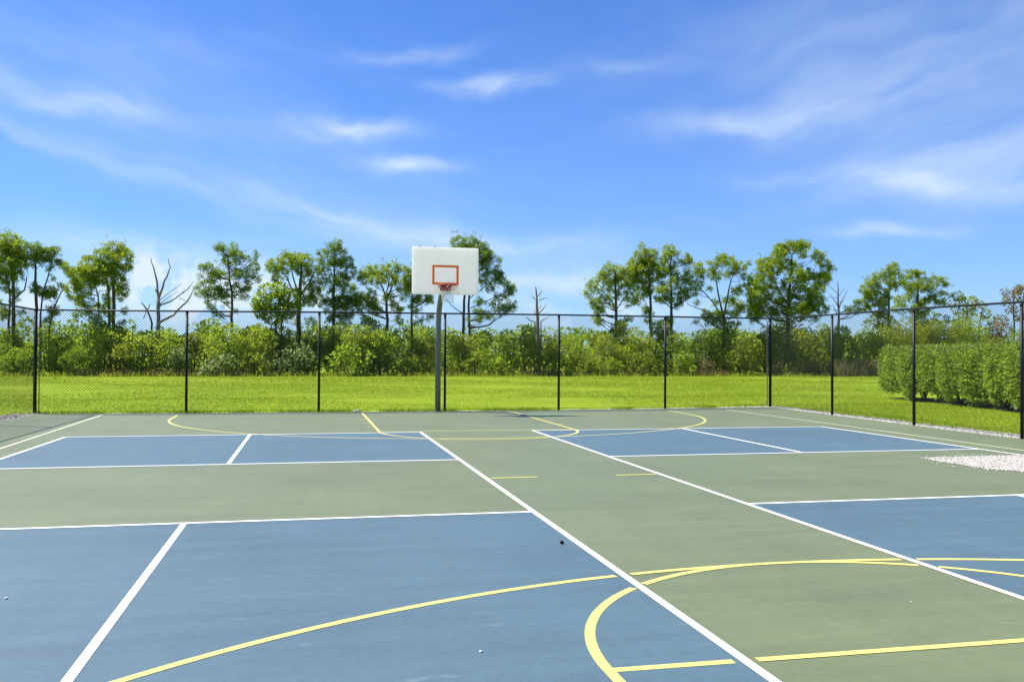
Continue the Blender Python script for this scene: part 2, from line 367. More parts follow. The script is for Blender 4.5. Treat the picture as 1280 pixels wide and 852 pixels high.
def yline(pts, w=0.05, gap=0.045, closed_gap=True, mat='yellow_line'):
    """yellow line along pts, cut where it meets the aisle's white lines"""
    P = []
    for (a, b) in zip(pts[:-1], pts[1:]):
        L_ = math.hypot(b[0] - a[0], b[1] - a[1]); k = max(1, int(L_ / 0.02))
        P += [(a[0] + (b[0] - a[0]) * i / k, a[1] + (b[1] - a[1]) * i / k) for i in range(k)]
    P.append(pts[-1])
    runs = [[]]
    for p in P:
        bad = closed_gap and any(abs(p[0] - x) < gap for x in WX) and p[1] < BL + .1
        if bad:
            if runs[-1]: runs.append([])
        else: runs[-1].append(p)
    for r in runs:
        if len(r) < 3: continue
        mb = MB(); n = len(r); vs = []
        for i, p in enumerate(r):
            a = r[max(0, i - 2)]; b = r[min(n - 1, i + 2)]
            d = Vector((b[0] - a[0], b[1] - a[1])); d.normalize(); nx, ny = -d.y * w / 2, d.x * w / 2
            vs += [(p[0] - nx, p[1] - ny, YZ[0]), (p[0] + nx, p[1] + ny, YZ[0])]
        mb.add(vs, [(2 * i, 2 * i + 2, 2 * i + 3, 2 * i + 1) for i in range(n - 1)])
        mb.build('yellow_line', mat, court); YZ[0] += 0.00006
YZ = [0.0022]
def arc(cx, cy, r, a0, a1, n=90, ry=None):
    ry = ry or r
    return [(cx + r * math.cos(math.radians(a0 + (a1 - a0) * i / n)), cy + ry * math.sin(math.radians(a0 + (a1 - a0) * i / n))) for i in range(n + 1)]
CX = 1.17
# far half: key, free throw circle, three point arc
yline([(-0.75, 14.75), (-0.74, 9.05)]); yline([(3.02, 14.8), (3.02, 9.05)])
yline(arc(1.14, 9.03, 1.88, 180, 360)); yline([(-0.70, 9.03), (2.98, 9.03)])
yline([(-5.02, 14.4), (-5.0, 13.3)] + arc(1.07, 13.3, 6.07, 180, 360, ry=5.92) + [(7.2, 14.5)])
for yy in (12.43, 11.31, 10.32): yline([(-0.93, yy), (-0.78, yy)])
for yy in (12.43, 11.31, 10.32): yline([(3.06, yy), (3.2, yy)])
# near half
yline([(-0.66, -4.2), (2.95, -4.2)], 0.055)
yline(arc(1.16, -4.19, 1.835, 180, 0) , 0.055)
yline([(-0.675, -4.16), (-0.68, -9.5)], 0.055); yline([(2.995, -4.16), (3.0, -9.5)], 0.055)
yline(arc(1.2, -8.40, 6.04, 168, 12, 140), 0.055)
# middle: the short marks of the half court line
yline([(0.0, 2.325), (0.62, 2.335)], 0.05); yline([(1.59, 2.31), (2.15, 2.32)], 0.05)
# sidelines of the basketball court
yline([(-6.73, 14.75), (-6.50, 5.0), (-6.35, -9.5)], 0.055, closed_gap=False, mat='cream_line')
yline([(8.90, 14.6), (8.88, 10.0), (8.77, 4.0), (8.72, -1.0)], 0.055, closed_gap=False, mat='cream_line')

# ------------------------------------------------------------------ ground and lawn
def big_ground():
    xs = list(np.linspace(-60, 80, 71)); ys = list(np.linspace(-30, 110, 71))
    xs = [-700, -200] + xs + [200, 700]; ys = [-200] + ys + [300, 900]
    mb = MB(); vs = []; nx = len(xs)
    rnd = random.Random(3)
    for y in ys:
        for x in xs:
            z = -0.05 + 0.02 * math.sin(x * .31 + y * .17) * math.sin(y * .23)
            if -9.5 < x < 12 and y < 17: z = -0.05
            vs.append((x, y, z))
    mb.add(vs, [(j * nx + i, j * nx + i + 1, (j + 1) * nx + i + 1, (j + 1) * nx + i) for j in range(len(ys) - 1) for i in range(nx - 1)])
    return tag(mb.build('lawn', 'lawn', None, True), kind='structure')
big_ground()
def in_court(x, y):
    xr = np.interp(y, [-14, 5.7, 8.9, 12.3, 15.72], [10.05, 10.30, 10.44, 10.62, 10.82])
    yt = np.interp(x, [-8.4, -4.94, -1.79, 1.37, 4.41, 7.48, 10.85], [15.34, 15.20, 15.15, 15.11, 15.15, 15.36, 15.78])
    return (x > -8.42) & (x < xr) & (y < yt)
def grass_blades():
    parts = []
    def zone(n, x0, x1, y0, y1, hgt, wid):
        x = RNG.uniform(x0, x1, n); y = RNG.uniform(y0, y1, n)
        # visible wedge only, out of the court and its gravel strip
        ang = np.arctan2(x - CAM.x, y - CAM.y) - YAW
        strip = (y < 15.9) & (x > 0) & (x < np.interp(y, [-14, 5.7, 15.7], [10.05, 10.3, 10.8]) + 0.42 + .10 * np.sin(y * 2.3) + .08 * np.sin(y * 5.9))
        lg = (x < 0) & (x > -8.95) & (y < 15.15)
        k = (np.abs(ang) < 0.56) & ~in_court(x, y) & ~strip & ~lg
        x, y = x[k], y[k]; n = len(x)
        patch = 0.75 + 0.35 * np.sin(x * 0.9 + 1.7 * np.sin(y * .35)) * np.sin(y * 0.8 + 0.6 * np.sin(x * .5))
        hh = hgt * RNG.uniform(0.6, 1.25, n) * patch; a = RNG.uniform(0, 2 * np.pi, n); w = wid * RNG.uniform(.6, 1.3, n)
        lean = RNG.normal(0, 1.3, (n, 2)) * hh[:, None]
        b = np.stack([x, y, np.full(n, -0.055)], 1); d = np.stack([np.cos(a) * w / 2, np.sin(a) * w / 2, np.zeros(n)], 1)
        t = b + np.stack([lean[:, 0], lean[:, 1], hh + .01], 1)
        parts.append(np.stack([b - d, b + d, t], 1).reshape(-1, 3))
    zone(170000, -22, 26, 8, 24, 0.045, 0.020)
    zone(120000, -26, 34, 23, 38, 0.045, 0.030)
    zone(110000, -34, 48, 37, 58, 0.055, 0.045)
    zone(60000, 10.6, 22, 3, 18, 0.05, 0.018)
    # the ragged fringe along the slab
    xs = RNG.uniform(-8.4, 10.9, 9000); ys = np.interp(xs, [-8.4, -4.94, -1.79, 1.37, 4.41, 7.48, 10.85], [15.34, 15.20, 15.15, 15.11, 15.15, 15.36, 15.78]) + np.abs(RNG.normal(0, .10, 9000)) + .015
    keep = (np.sin(xs * 2.3) + np.sin(xs * 5.1 + 1) + RNG.normal(0, .5, 9000)) > np.where(xs > 4.4, 0.9, -0.6)
    xs, ys = xs[keep], ys[keep]; n = len(xs); hh = RNG.uniform(.07, .17, n); a = RNG.uniform(0, 6.28, n)
    b = np.stack([xs, ys, np.full(n, -.06)], 1); d = np.stack([np.cos(a) * .01, np.sin(a) * .01, np.zeros(n)], 1)
    t = b + np.stack([RNG.normal(0, .04, n), RNG.normal(-.02, .05, n), hh], 1)
    parts.append(np.stack([b - d, b + d, t], 1).reshape(-1, 3))
    o = link('grass', np_mesh('grass', np.concatenate(parts), 3), 'grass'); tag(o, 'short bright green mown grass covering the field behind the fence', 'grass', None, 'stuff')
grass_blades()

# ------------------------------------------------------------------ gravel
OCT = np.array([(1, 0, 0), (-1, 0, 0), (0, 1, 0), (0, -1, 0), (0, 0, 1), (0, 0, -1)], float)
OCTF = [(0, 2, 4), (2, 1, 4), (1, 3, 4), (3, 0, 4), (2, 0, 5), (1, 2, 5), (3, 1, 5), (0, 3, 5)]
def pebbles(name, pts, rmin, rmax, label, z=0.0):
    mb = MB()
    for (x, y) in pts:
        r = RNG.uniform(rmin, rmax); s = RNG.uniform(.7, 1.3, 3) * r; s[2] *= .75
        v = OCT * RNG.uniform(.75, 1.2, (6, 1)); q = RNG.uniform(0, 6.28); c, sn = math.cos(q), math.sin(q)
        v = v * s; v = np.stack([v[:, 0] * c - v[:, 1] * sn + x, v[:, 0] * sn + v[:, 1] * c + y, v[:, 2] + z + s[2] * .55], 1)
        b = len(mb.v); mb.v += [tuple(p) for p in v]; mb.f += [tuple(i + b for i in f) for f in OCTF]
    return tag(mb.build(name, 'gravel'), label, 'gravel', None, 'stuff')
def in_poly(x, y, poly):
    c = False; n = len(poly)
    for i in range(n):
        (x1, y1), (x2, y2) = poly[i], poly[i - 1]
        if (y1 > y) != (y2 > y) and x < (x2 - x1) * (y - y1) / (y2 - y1) + x1: c = not c
    return c
def fill_poly(poly, n, jitter=0.05):
    xs = [p[0] for p in poly]; ys = [p[1] for p in poly]; out = []
    while len(out) < n:
        x = RNG.uniform(min(xs), max(xs)); y = RNG.uniform(min(ys), max(ys))
        if in_poly(x + RNG.normal(0, jitter), y + RNG.normal(0, jitter), poly): out.append((x, y))
    return out
patch = [(6.45, 3.22), (6.9, 3.34), (7.6, 3.36), (8.2, 3.30), (9.6, 3.1), (9.8, 1.7), (8.6, 1.55), (7.4, 1.62), (6.75, 1.72), (6.52, 1.95), (6.46, 2.4), (6.44, 2.85)]
bed = tag(sheet('gravel_bed', [(x * .985 + .12, y * .97 + .075) for x, y in patch], 0.007, 'gravel_bed'), kind='structure')
pebbles('gravel', fill_poly(patch, 9000, .07) + fill_poly([(8 + (x - 8) * 1.16, 2.45 + (y - 2.45) * 1.22) for x, y in patch], 700, .12), .006, .018, 'white gravel spilled over the green court in a wide patch', 0.002)
strip_r = [(10.30, 4.6), (10.32, 5.7), (10.46, 8.9), (10.62, 12.3), (10.82, 15.74), (10.45, 15.78), (8.5, 15.56), (8.5, 15.68), (10.95, 16.08), (11.25, 15.6), (11.12, 13.6), (11.05, 12.3), (11.0, 10.4), (10.92, 8.9), (10.98, 7.2), (10.94, 5.7), (10.95, 4.6)]
tag(sheet('gravel_strip', strip_r, -0.024, 'gravel_bed'), kind='structure')
pebbles('gravel_edging', fill_poly(strip_r, 5200, .03), .013, .032, 'strip of white gravel between the right fence and the grass', -0.02)
strip_f = [(4.5, 15.17), (7.48, 15.37), (8.6, 15.52), (8.6, 15.66), (7.45, 15.55), (4.5, 15.30)]
pebbles('gravel_fringe', fill_poly(strip_f, 900, .02) + fill_poly([(-4, 15.2), (4.4, 15.14), (4.4, 15.24), (-4, 15.3)], 220, .02) + fill_poly([(-8.3, 15.34), (-5, 15.2), (-5, 15.29), (-8.3, 15.44)], 260, .02), .011, .026, 'thin line of white stones along the foot of the far fence', -0.015)
strip_l = [(-8.42, 10), (-8.42, 14.2), (-8.36, 15.1), (-7.95, 15.22), (-8.3, 15.42), (-8.75, 15.35), (-8.95, 14.5), (-8.95, 10)]
tag(sheet('gravel_bank', strip_l, -0.024, 'gravel_bed'), kind='structure')
pebbles('gravel_corner', fill_poly(strip_l, 1800, .05), .012, .032, 'heap of white gravel at the left corner of the fence', -0.01)

# ------------------------------------------------------------------ chain link fences
def post_mesh(p, hgt, r, cap):
    return MB().tube([(p[0], p[1], -0.10), (p[0], p[1], hgt)], r, 14)
def chain_link(pts, hgts, name_parent, side, d=0.0508 * 1.414, rw=0.0021):
    """diagonal wires of both hands between the posts, following the fence line"""
    mb = MB(); Lc = [0]
    for a, b in zip(pts[:-1], pts[1:]): Lc.append(Lc[-1] + math.hypot(b[0] - a[0], b[1] - a[1]))
    tot = Lc[-1]; ht = 2.40; z0 = 0.03
    def P(u, z, off):
        u = min(max(u, 0), tot); i = 0
        while i < len(Lc) - 2 and u > Lc[i + 1]: i += 1
        t = (u - Lc[i]) / (Lc[i + 1] - Lc[i]); a, b = pts[i], pts[i + 1]
        dx, dy = (b[0] - a[0]) / (Lc[i + 1] - Lc[i]), (b[1] - a[1]) / (Lc[i + 1] - Lc[i])
        hh = hgts[i] + (hgts[i + 1] - hgts[i]) * t
        return (a[0] + (b[0] - a[0]) * t - dy * (side + off), a[1] + (b[1] - a[1]) * t + dx * (side + off), z0 + (z - z0) * (hh - z0 - .02) / (ht - z0))
    sl = 1.0
    for hand in (1, -1):
        k = -int(ht / d) - 2
        while k * d < tot + ht + 1:
            u0 = k * d; k += 1
            # u = u0 + hand * (z - z0)
            lo, hi = z0, ht
            if hand == 1: za, zb = max(lo, z0 - u0), min(hi, z0 + tot - u0)
            else: za, zb = max(lo, z0 + u0 - tot), min(hi, z0 + u0)
            if zb - za < 0.03: continue
            n = max(1, int((zb - za) / 0.8)); zs = [za + (zb - za) * i / n for i in range(n + 1)]
            mb.tube([P(u0 + hand * (z - z0), z, 0.003 * hand) for z in zs], rw, 4, False)
    return mb.build('wire_mesh', 'black_wire', name_parent)
def make_fence(name, pts, hgts, label, big, own, side):
    root = empty(name, (*pts[0], 0), label, 'fence', 'chain link fences round the court')
    chain_link(pts, hgts, root, side)
    for i, (p, hh) in enumerate(zip(pts, hgts)):
        if i not in own: continue
        r = 0.040 if i in big else 0.031
        po = MB().tube([(p[0], p[1], -0.1), (p[0], p[1], hh - (0.0 if i in big else .045))], r, 14).build('post', 'black_steel', root, True)
        if i in big:
            MB().lathe((p[0], p[1], hh), [(r * 1.12, -.03), (r * 1.12, .005), (r * .9, .03), (r * .45, .048), (.004, .054)], 14).build('post_cap', 'black_steel', po, True)
            for zz in np.linspace(.25, hh - .18, 7):
                MB().lathe((p[0], p[1], zz), [(r * 1.13, -.011), (r * 1.13, .011)], 14).build('tension_band', 'black_steel', po)
        else:
            MB().lathe((p[0], p[1], hh - .045), [(r * 1.1, -.03), (r * 1.1, .0), (r * .85, .022), (r * .6, .03)], 14).build('post_cap', 'black_steel', po, True)
    mb = MB(); mb.tube([(p[0], p[1], hh) for p, hh in zip(pts, hgts)], 0.021, 10); mb.build('top_rail', 'black_steel', root, True)
    mb = MB(); mb.tube([(p[0], p[1] , 0.045) for p in pts], 0.0035, 6); mb.build('bottom_wire', 'black_wire', root)
    return root
FAR = [(-8.36, 15.42), (-4.94, 15.27), (-1.79, 15.22), (1.37, 15.17), (4.41, 15.22), (7.48, 15.42), (10.86, 15.88)]
FH = [2.46, 2.47, 2.49, 2.50, 2.51, 2.51, 2.52]
RIGHT = [(10.86, 15.88), (10.66, 12.36), (10.48, 8.95), (10.34, 5.77), (10.2, 2.3), (10.05, -1.1)]
RH = [2.52, 2.48, 2.46, 2.425, 2.42, 2.42]
LEFT = [(-8.36, 15.42), (-8.37, 11.9), (-8.38, 8.4), (-8.4, 4.9), (-8.42, 1.4)]
LH = [2.46, 2.47, 2.47, 2.47, 2.47]
f1 = make_fence('chain_link_fence', FAR, FH, 'long black chain link fence running across behind the basketball hoop', {0, 6}, range(7), 0.034)
f2 = make_fence('chain_link_fence', RIGHT, RH, 'black chain link fence coming forward down the right side before the clipped hedge', set(), range(1, 6), 0.034)
f3 = make_fence('chain_link_fence', LEFT, LH, 'black chain link fence coming forward at the left edge of the court', set(), range(1, 5), 0.034)
# tension bars beside the corner posts (flat galvanised strips that stretch the mesh)
MB().box(10.76, 10.785, 15.885, 15.895, .05, 2.42).build('tension_bar', 'bark_pale', f1)
MB().box(-8.285, -8.265, 15.435, 15.445, .05, 2.40).build('tension_bar', 'galvanised', f1)

# ------------------------------------------------------------------ basketball hoop
def hoop():
    px, py = 1.165, 14.98; bx, by = 1.195, 13.95; z0, z1 = 2.905, 4.055; hw = 0.815
    root = empty('basketball_hoop', (px, py, 0), 'basketball hoop on a grey gooseneck pole with white rectangular backboard', 'basketball hoop')
    pts = [(px, py, -.1), (px, py, 2.2)]
    for t in np.linspace(0, 1, 12)[1:]:
        a = t * math.pi / 2 * .80
        pts.append((px + (bx - px) * t * .8, py - 0.95 * (1 - math.cos(a)), 2.2 + .86 * math.sin(a)))
    pts.append((bx, by + .06, pts[-1][2] + .04))
    MB().tube(pts, [0.070] * len(pts), 18).build('pole', 'galvanised', root, True)
    MB().lathe((px, py, 0), [(.075, -.02), (.13, 0.002), (.13, .012), (.075, .014)], 18).build('base_collar', 'galvanised', root)
    br = MB()
    for sx in (-.42, .42):
        br.tube([(bx + sx * .6, by + .05, z0 + .2), (bx, by + .30, 3.08)], .014, 8)
    br.build('brace', 'galvanised', root, True)
    # backboard with rounded corners
    n = 6; rc = .018; prof = []
    for (cx, cz, a0) in ((bx + hw - rc, z1 - rc, 0), (bx - hw + rc, z1 - rc, 90), (bx - hw + rc, z0 + rc, 180), (bx + hw - rc, z0 + rc, 270)):
        for k in range(n + 1):
            a = math.radians(a0 + 90 * k / n); prof.append((cx + rc * math.cos(a), cz + rc * math.sin(a)))
    m = len(prof)
    bd = MB().add([(x, by, z) for x, z in prof] + [(x, by + .045, z) for x, z in prof],
                  [tuple(range(m)), tuple(reversed(range(m, 2 * m)))] + [(i, (i + 1) % m, (i + 1) % m + m, i + m) for i in range(m)]).build('backboard', 'white_board', root)
    sx0, sx1, sz0, sz1, w = .876, 1.518, 3.145, 3.62, .052; fr = MB(); y0, y1 = by - .004, by + .002
    cx = bx; sx0, sx1 = cx - .322, cx + .322
    fr.box(sx0, sx1, y0, y1, sz1 - w, sz1); fr.box(sx0, sx1, y0, y1, sz0, sz0 + w)
    fr.box(sx0, sx0 + w, y0, y1, sz0 + w, sz1 - w); fr.box(sx1 - w, sx1, y0, y1, sz0 + w, sz1 - w)
    fr.build('target_square', 'orange_paint', bd)
    for x in (bx - .62, bx - .27): MB().tube([(x, by + .03, z1 - .01), (x, by + .03, z1 + .028)], .014, 8).build('bolt', 'galvanised', bd)
    # rim
    R = .245; rz = 3.12; cy = by - .13 - R
    rb = MB(); rb.tube([(bx + R * math.cos(t), cy + R * math.sin(t), rz) for t in np.linspace(0, 2 * math.pi, 49)], .011, 8, False)
    for sx in (-.09, .09): rb.tube([(bx + sx, by - .01, rz - .09), (bx + sx * 1.6, cy + R * .86, rz - .005)], .009, 6); rb.tube([(bx + sx, by - .01, rz), (bx + sx * 1.4, cy + R * .86, rz)], .009, 6)
    rb.box(bx - .13, bx + .13, by - .016, by - .005, rz - .13, rz + .03)
    rim = rb.build('rim', 'rim_red', root, True)
    # net: twelve loops, red above, white below
    def ring(t):   # t 0..1 down the net
        r = R * (1 - .60 * t ** .55) if t < .55 else R * (1 - .60 * .55 ** .55) * (1 - .10 * (t - .55))
        return r, rz - .012 - .42 * t
    levels = [0, .16, .32, .50, .68, .84, 1.0]; nn = 12; up = MB(); lo = MB()
    for li in range(len(levels) - 1):
        rr = .005 if li < 2 else .0045
        (ra, za), (rb_, zb) = ring(levels[li]), ring(levels[li + 1])
        for k in range(nn):
            a = 2 * math.pi * (k + .5 * (li % 2)) / nn
            for sgn in (-.5, .5):
                mb = up if li < 2 and (k % 2 == 0 or sgn > 0) else lo
                b = a + sgn * 2 * math.pi / nn
                mb.tube([(bx + ra * math.cos(a), cy + ra * math.sin(a), za), (bx + rb_ * math.cos(b), cy + rb_ * math.sin(b), zb)], rr, 5, False)
    net = up.build('net', 'net_red', root); lo.build('net_skirt', 'net_white', net)
hoop()

# ------------------------------------------------------------------ vegetation
def tri_blades(C, n_each, length, width, up=0.15):
    """tufts of thin needles radiating from each centre"""
    N = len(C); c = np.repeat(C, n_each, 0); n = len(c)
    d = rdir(n, up); ln = length * RNG.uniform(.6, 1.15, n)
    s = np.cross(d, rdir(n)); s /= np.linalg.norm(s, axis=1, keepdims=True) + 1e-9
    w = (width * RNG.uniform(.7, 1.3, n))[:, None]
    a = c + d * (ln * .12)[:, None]; m = c + d * (ln * .55)[:, None]; t = c + d * ln[:, None]
    return np.stack([a, m + s * w / 2, t, m - s * w / 2], 1).reshape(-1, 3)
def leaf_cards(Pn, Dn, length, width):
    n = len(Pn); ln = (length * RNG.uniform(.6, 1.25, n))[:, None]; w = (width * RNG.uniform(.6, 1.25, n))[:, None]
    s = np.cross(Dn, rdir(n)); s /= np.linalg.norm(s, axis=1, keepdims=True) + 1e-9
    return np.stack([Pn, Pn + Dn * ln * .5 + s * w / 2, Pn + Dn * ln, Pn + Dn * ln * .5 - s * w / 2], 1).reshape(-1, 3)
def ball(n, surf=0.5):
    d = rdir(n); r = RNG.uniform(0, 1, n) ** (1 / 3); r = r * (1 - surf) + surf * RNG.uniform(.75, 1.0, n); return d * r[:, None]

def make_tree(name, Y, trunks, lobes, label, cat='tree', group='pines behind the thicket', mat='needle', bark='bark', dens=1.0, leafy=False, skirt=13, tuft=0.30):
    """trunks: lists of (px, py, width px); lobes: (px, py, r px) of the crown outline"""
    k = mpp(Y) * 1.03
    x0 = trunks[0][0]
    base = at(x0[0], x0[1], Y); rootz = -0.06
    root = empty(name, (base.x, Y, 0), label, cat, group)
    rnd = random.Random(int(x0[0] * 7 + x0[1]))
    tb = MB(); stems = []
    for ti, tr in enumerate(trunks):
        yo = 0 if ti == 0 else rnd.uniform(-.5, .5)
        pts = []; rad = []
        for j, (px, py, w) in enumerate(tr):
            p = at(px, py, Y); pts.append(Vector((p.x, Y + yo * min(1, j + .3) , p.z))); rad.append(max(.012, w * k * (.5 if name == 'dead_tree' else .40)))
        if ti == 0 or tr[0][2] < 0 or tr[0][1] > 398:
            p0 = pts[0]; pts.insert(0, Vector((p0.x, p0.y, rootz))); rad.insert(0, rad[0] * 1.35)
        # wobble between the measured points
        P2, R2 = [], []
        for (a, b, ra, rb) in zip(pts[:-1], pts[1:], rad[:-1], rad[1:]):
            m = max(2, int((b - a).length / .5))
            for i in range(m):
                t = i / m; q = a.lerp(b, t)
                if 0 < i: q += Vector((rnd.gauss(0, .025), rnd.gauss(0, .025), 0))
                P2.append(q); R2.append(ra + (rb - ra) * t)
        P2.append(pts[-1]); R2.append(rad[-1])
        tb.tube(P2, R2, 7); stems.append((P2, R2))
    centres = []
    allP = [(p, r) for st in stems for p, r in zip(*st)]
    rx = [l[0] for l in lobes]
    half = (max(rx) - min(rx)) * .5 * k if lobes else 0
    extra = []
    for i in range(int(len(lobes) * 1.1)):
        a_, b_ = rnd.sample(lobes, 2); t_ = rnd.uniform(.2, .8)
        if math.hypot(a_[0] - b_[0], a_[1] - b_[1]) < 34: extra.append((a_[0] * t_ + b_[0] * (1 - t_) + rnd.gauss(0, 3), a_[1] * t_ + b_[1] * (1 - t_) + rnd.gauss(0, 3), rnd.uniform(2.2, 4.6)))
        else: extra.append((a_[0] + rnd.gauss(0, a_[2] * .9), a_[1] + rnd.gauss(0, a_[2] * .8), rnd.uniform(2, 4)))
    if lobes and not leafy and name == 'pine_tree':
        xm = sum(rx) / len(rx); lo = max(l[1] for l in lobes); hwid = (max(rx) - min(rx)) * .42
        for i in range(skirt):
            extra.append((xm + rnd.uniform(-1, 1) * hwid, rnd.uniform(min(lo - 16, 376), 404), rnd.uniform(2.6, 5.2)))
    for (px, py, r) in list(lobes) + extra:
        dy = rnd.uniform(-1, 1) * max(.4, half * .55) * (0.75 if r > 6 else .5)
        c = at(px, py, Y); c = Vector((c.x, Y + dy, c.z)); R = r * k
        R *= 1.18 if r > 5 else 1.08; centres.append((c, R))
        # a limb from the stem to this clump
        best = None
        for (p, rr) in allP:
            hd = math.hypot(p.x - c.x, p.y - c.y); dz = c.z - p.z
            cost = abs(dz - .45 * hd - .1) + hd * .55
            if best is None or cost < best[0]: best = (cost, p, rr)
        _, p, rr = best
        mid = p.lerp(c, .5) + Vector((rnd.gauss(0, .08), rnd.gauss(0, .08), -.10 * (c - p).length + rnd.gauss(0, .06)))
        r0 = min(rr * .6, .012 + .010 * (c - p).length)
        tb.tube([p, p.lerp(mid, .55) + Vector((0, 0, -.02)), mid, mid.lerp(c, .55), c], [r0, r0 * .85, r0 * .65, r0 * .45, .010], 5)
        for q in range(3):
            e = c + Vector((rnd.gauss(0, .6), rnd.gauss(0, .5), rnd.gauss(.1, .45))) * R
            tb.tube([mid.lerp(c, rnd.uniform(.2, .9)), e], [.014, .006], 4)
    tb.build('trunk', bark, root, True)
    if not lobes: return root
    V = []
    for (c, R) in centres:
        cc = np.array(c)
        if leafy:
            n = int(260 * R * R / .36 * dens) + 30; d = ball(n, .55) * R * np.array([1, 1, .85]); dirs = d / (np.linalg.norm(d, axis=1, keepdims=True) + 1e-6) + rdir(n) * .9
            dirs /= np.linalg.norm(dirs, axis=1, keepdims=True); V.append(leaf_cards(cc + d, dirs, .20, .11))
        else:
            nt_ = max(3, int(27 * (R / .5) ** 2 * dens)); off = ball(nt_, .6) * R * np.array([1.08, 1.08, .82]); 
            V.append(tri_blades(cc + off, 22, tuft * .92, .040, .25))
            # loose tufts on the outskirts
            ns = max(2, int(7 * R / .5)); off = rdir(ns) * R * RNG.uniform(.95, 1.5, (ns, 1)); V.append(tri_blades(cc + off, 16, tuft * .8, .034, .25))
    link('crown', np_mesh('crown', np.concatenate(V), 4), mat, root)
    return root

YT = 60.0
make_tree('pine_tree', 59.5, [[(17, 405, 5), (17, 370, 4.5), (15, 330, 3)], [(11, 400, 3), (12, 365, 2.5), (6, 340, 2)], [(17, 375, 2.5), (30, 362, 2), (33, 345, 1.5)]],
  [(8, 303, 12), (-6, 312, 14), (5, 318, 14), (22, 312, 7), (27, 330, 8), (14, 333, 11), (5, 347, 9), (20, 345, 7), (-8, 340, 10), (30, 322, 5), (10, 306, 8)],
  'full crowned pine cut by the left edge of the picture', dens=1.0)
make_tree('pine_tree', 58.8, [[(45, 405, 4.5), (45, 365, 4), (44, 325, 2.5), (47, 310, 1.5)], [(51, 405, 2.5), (53, 370, 2.2), (60, 345, 1.8), (65, 328, 1.2)], [(61, 408, 2.2), (64, 388, 2), (74, 366, 1.5), (79, 357, 1)]],
  [(48, 308, 5), (36, 314, 6), (45, 321, 6), (58, 321, 7), (67, 315, 6), (71, 326, 4.5), (64, 335, 4), (63, 348, 3.5), (41, 331, 4), (78, 359, 3), (66, 370, 3.5), (54, 314, 4), (60, 369, 3), (38, 320, 3.5), (52, 330, 3)],
  'thin dark pine of several crooked stems beside the full pine at left', mat='needle_dark', bark='bark_dark', dens=.85)
make_tree('pine_tree', 60.2, [[(142, 405, 5), (142, 365, 4.5), (143, 322, 2.5)], [(137, 400, 4), (136, 365, 3), (131, 335, 2)], [(124, 395, 2.5), (123, 370, 2), (118, 350, 1.5)]],
  [(142, 311, 10), (129, 321, 11), (151, 315, 8), (113, 331, 10), (105, 344, 12), (117, 341, 12), (82, 335, 4), (89, 339, 5), (91, 361, 8), (98, 351, 9), (130, 345, 12), (145, 339, 10), (157, 335, 5), (152, 354, 7), (110, 361, 9), (139, 360, 7), (101, 384, 8), (125, 384, 8), (155, 365, 6), (95, 372, 6), (160, 321, 4), (136, 330, 9)],
  'dense leaning pine with a dark upright trunk left of the dead forked tree')
make_tree('dead_tree', 58.6, [[(198, 408, 4.4), (198, 372, 3.8)], [(198, 372, 3), (195, 352, 2.2), (191, 335, 1.4), (187, 321, .7)], [(198.5, 372, 3), (204, 358, 2.4), (209, 346, 1.8), (213, 334, 1.2), (210, 322, .6)], [(198.6, 384, 1.6), (202, 381, 2), (214, 377, 1.6), (225, 369, 1.4), (235, 362, 1.1), (243, 352, .5)], [(198.6, 377, 1.6), (203, 374, 1), (213, 366, .8), (228, 355, .4)], [(198.6, 381, 1.6), (203, 378, .8), (215, 369, .6), (224, 364, .3)], [(199, 404, 2.6), (206, 400, 2.6), (218, 394, 2.2), (229, 382, 2), (236, 375, 1.6), (241, 366, 1), (246, 356, .5)], [(197, 366, 1.4), (193, 362, .6)], [(196, 365, 1.8), (194, 361, .9)], [(223, 372, .8), (236, 378, .4)], [(229, 367, .8), (238, 360, .3)]],
  [], 'bare dead tree with two tall forked stems behind the left fence bays', group='dead trees behind the thicket', bark='bark_pale')
make_tree('dead_tree', 58.2, [[(190, 404, 2.2), (184, 388, 1.8), (177, 378, 1)], [(184, 388, 1.4), (187, 380, .8)], [(180, 398, 1), (186, 386, .6)]],
  [], 'small dark broken snag leaning left at the foot of the forked dead tree', group='dead trees behind the thicket', bark='bark_dark')
make_tree('pine_tree', 60.8, [[(290, 406, 4.2), (290, 366, 3.2), (287, 350, 2.6), (285, 320, 1.5)], [(289, 372, 1.8), (279, 362, 1.5), (270, 356, 1)], [(290, 386, 1.6), (276, 376, 1.4), (257, 366, .8)], [(291, 366, 1.6), (297, 354, 1.3), (303, 344, .8)]],
  [(287, 312, 9), (296, 318, 6), (302, 325, 8), (315, 335, 7), (305, 344, 7), (311, 350, 5), (320, 345, 4), (322, 351, 3), (285, 324, 7), (295, 343, 7), (262, 336, 7), (252, 334, 3.5), (250, 345, 3), (268, 347, 7), (258, 355, 6), (277, 340, 4), (250, 367, 5), (262, 367, 6), (277, 371, 7), (288, 362, 5), (301, 360, 5), (311, 357, 4), (275, 309, 3), (318, 326, 3), (271, 361, 5)],
  'slender open pine with a single thin trunk right of the dead forked tree', mat='needle_dark', dens=.72)
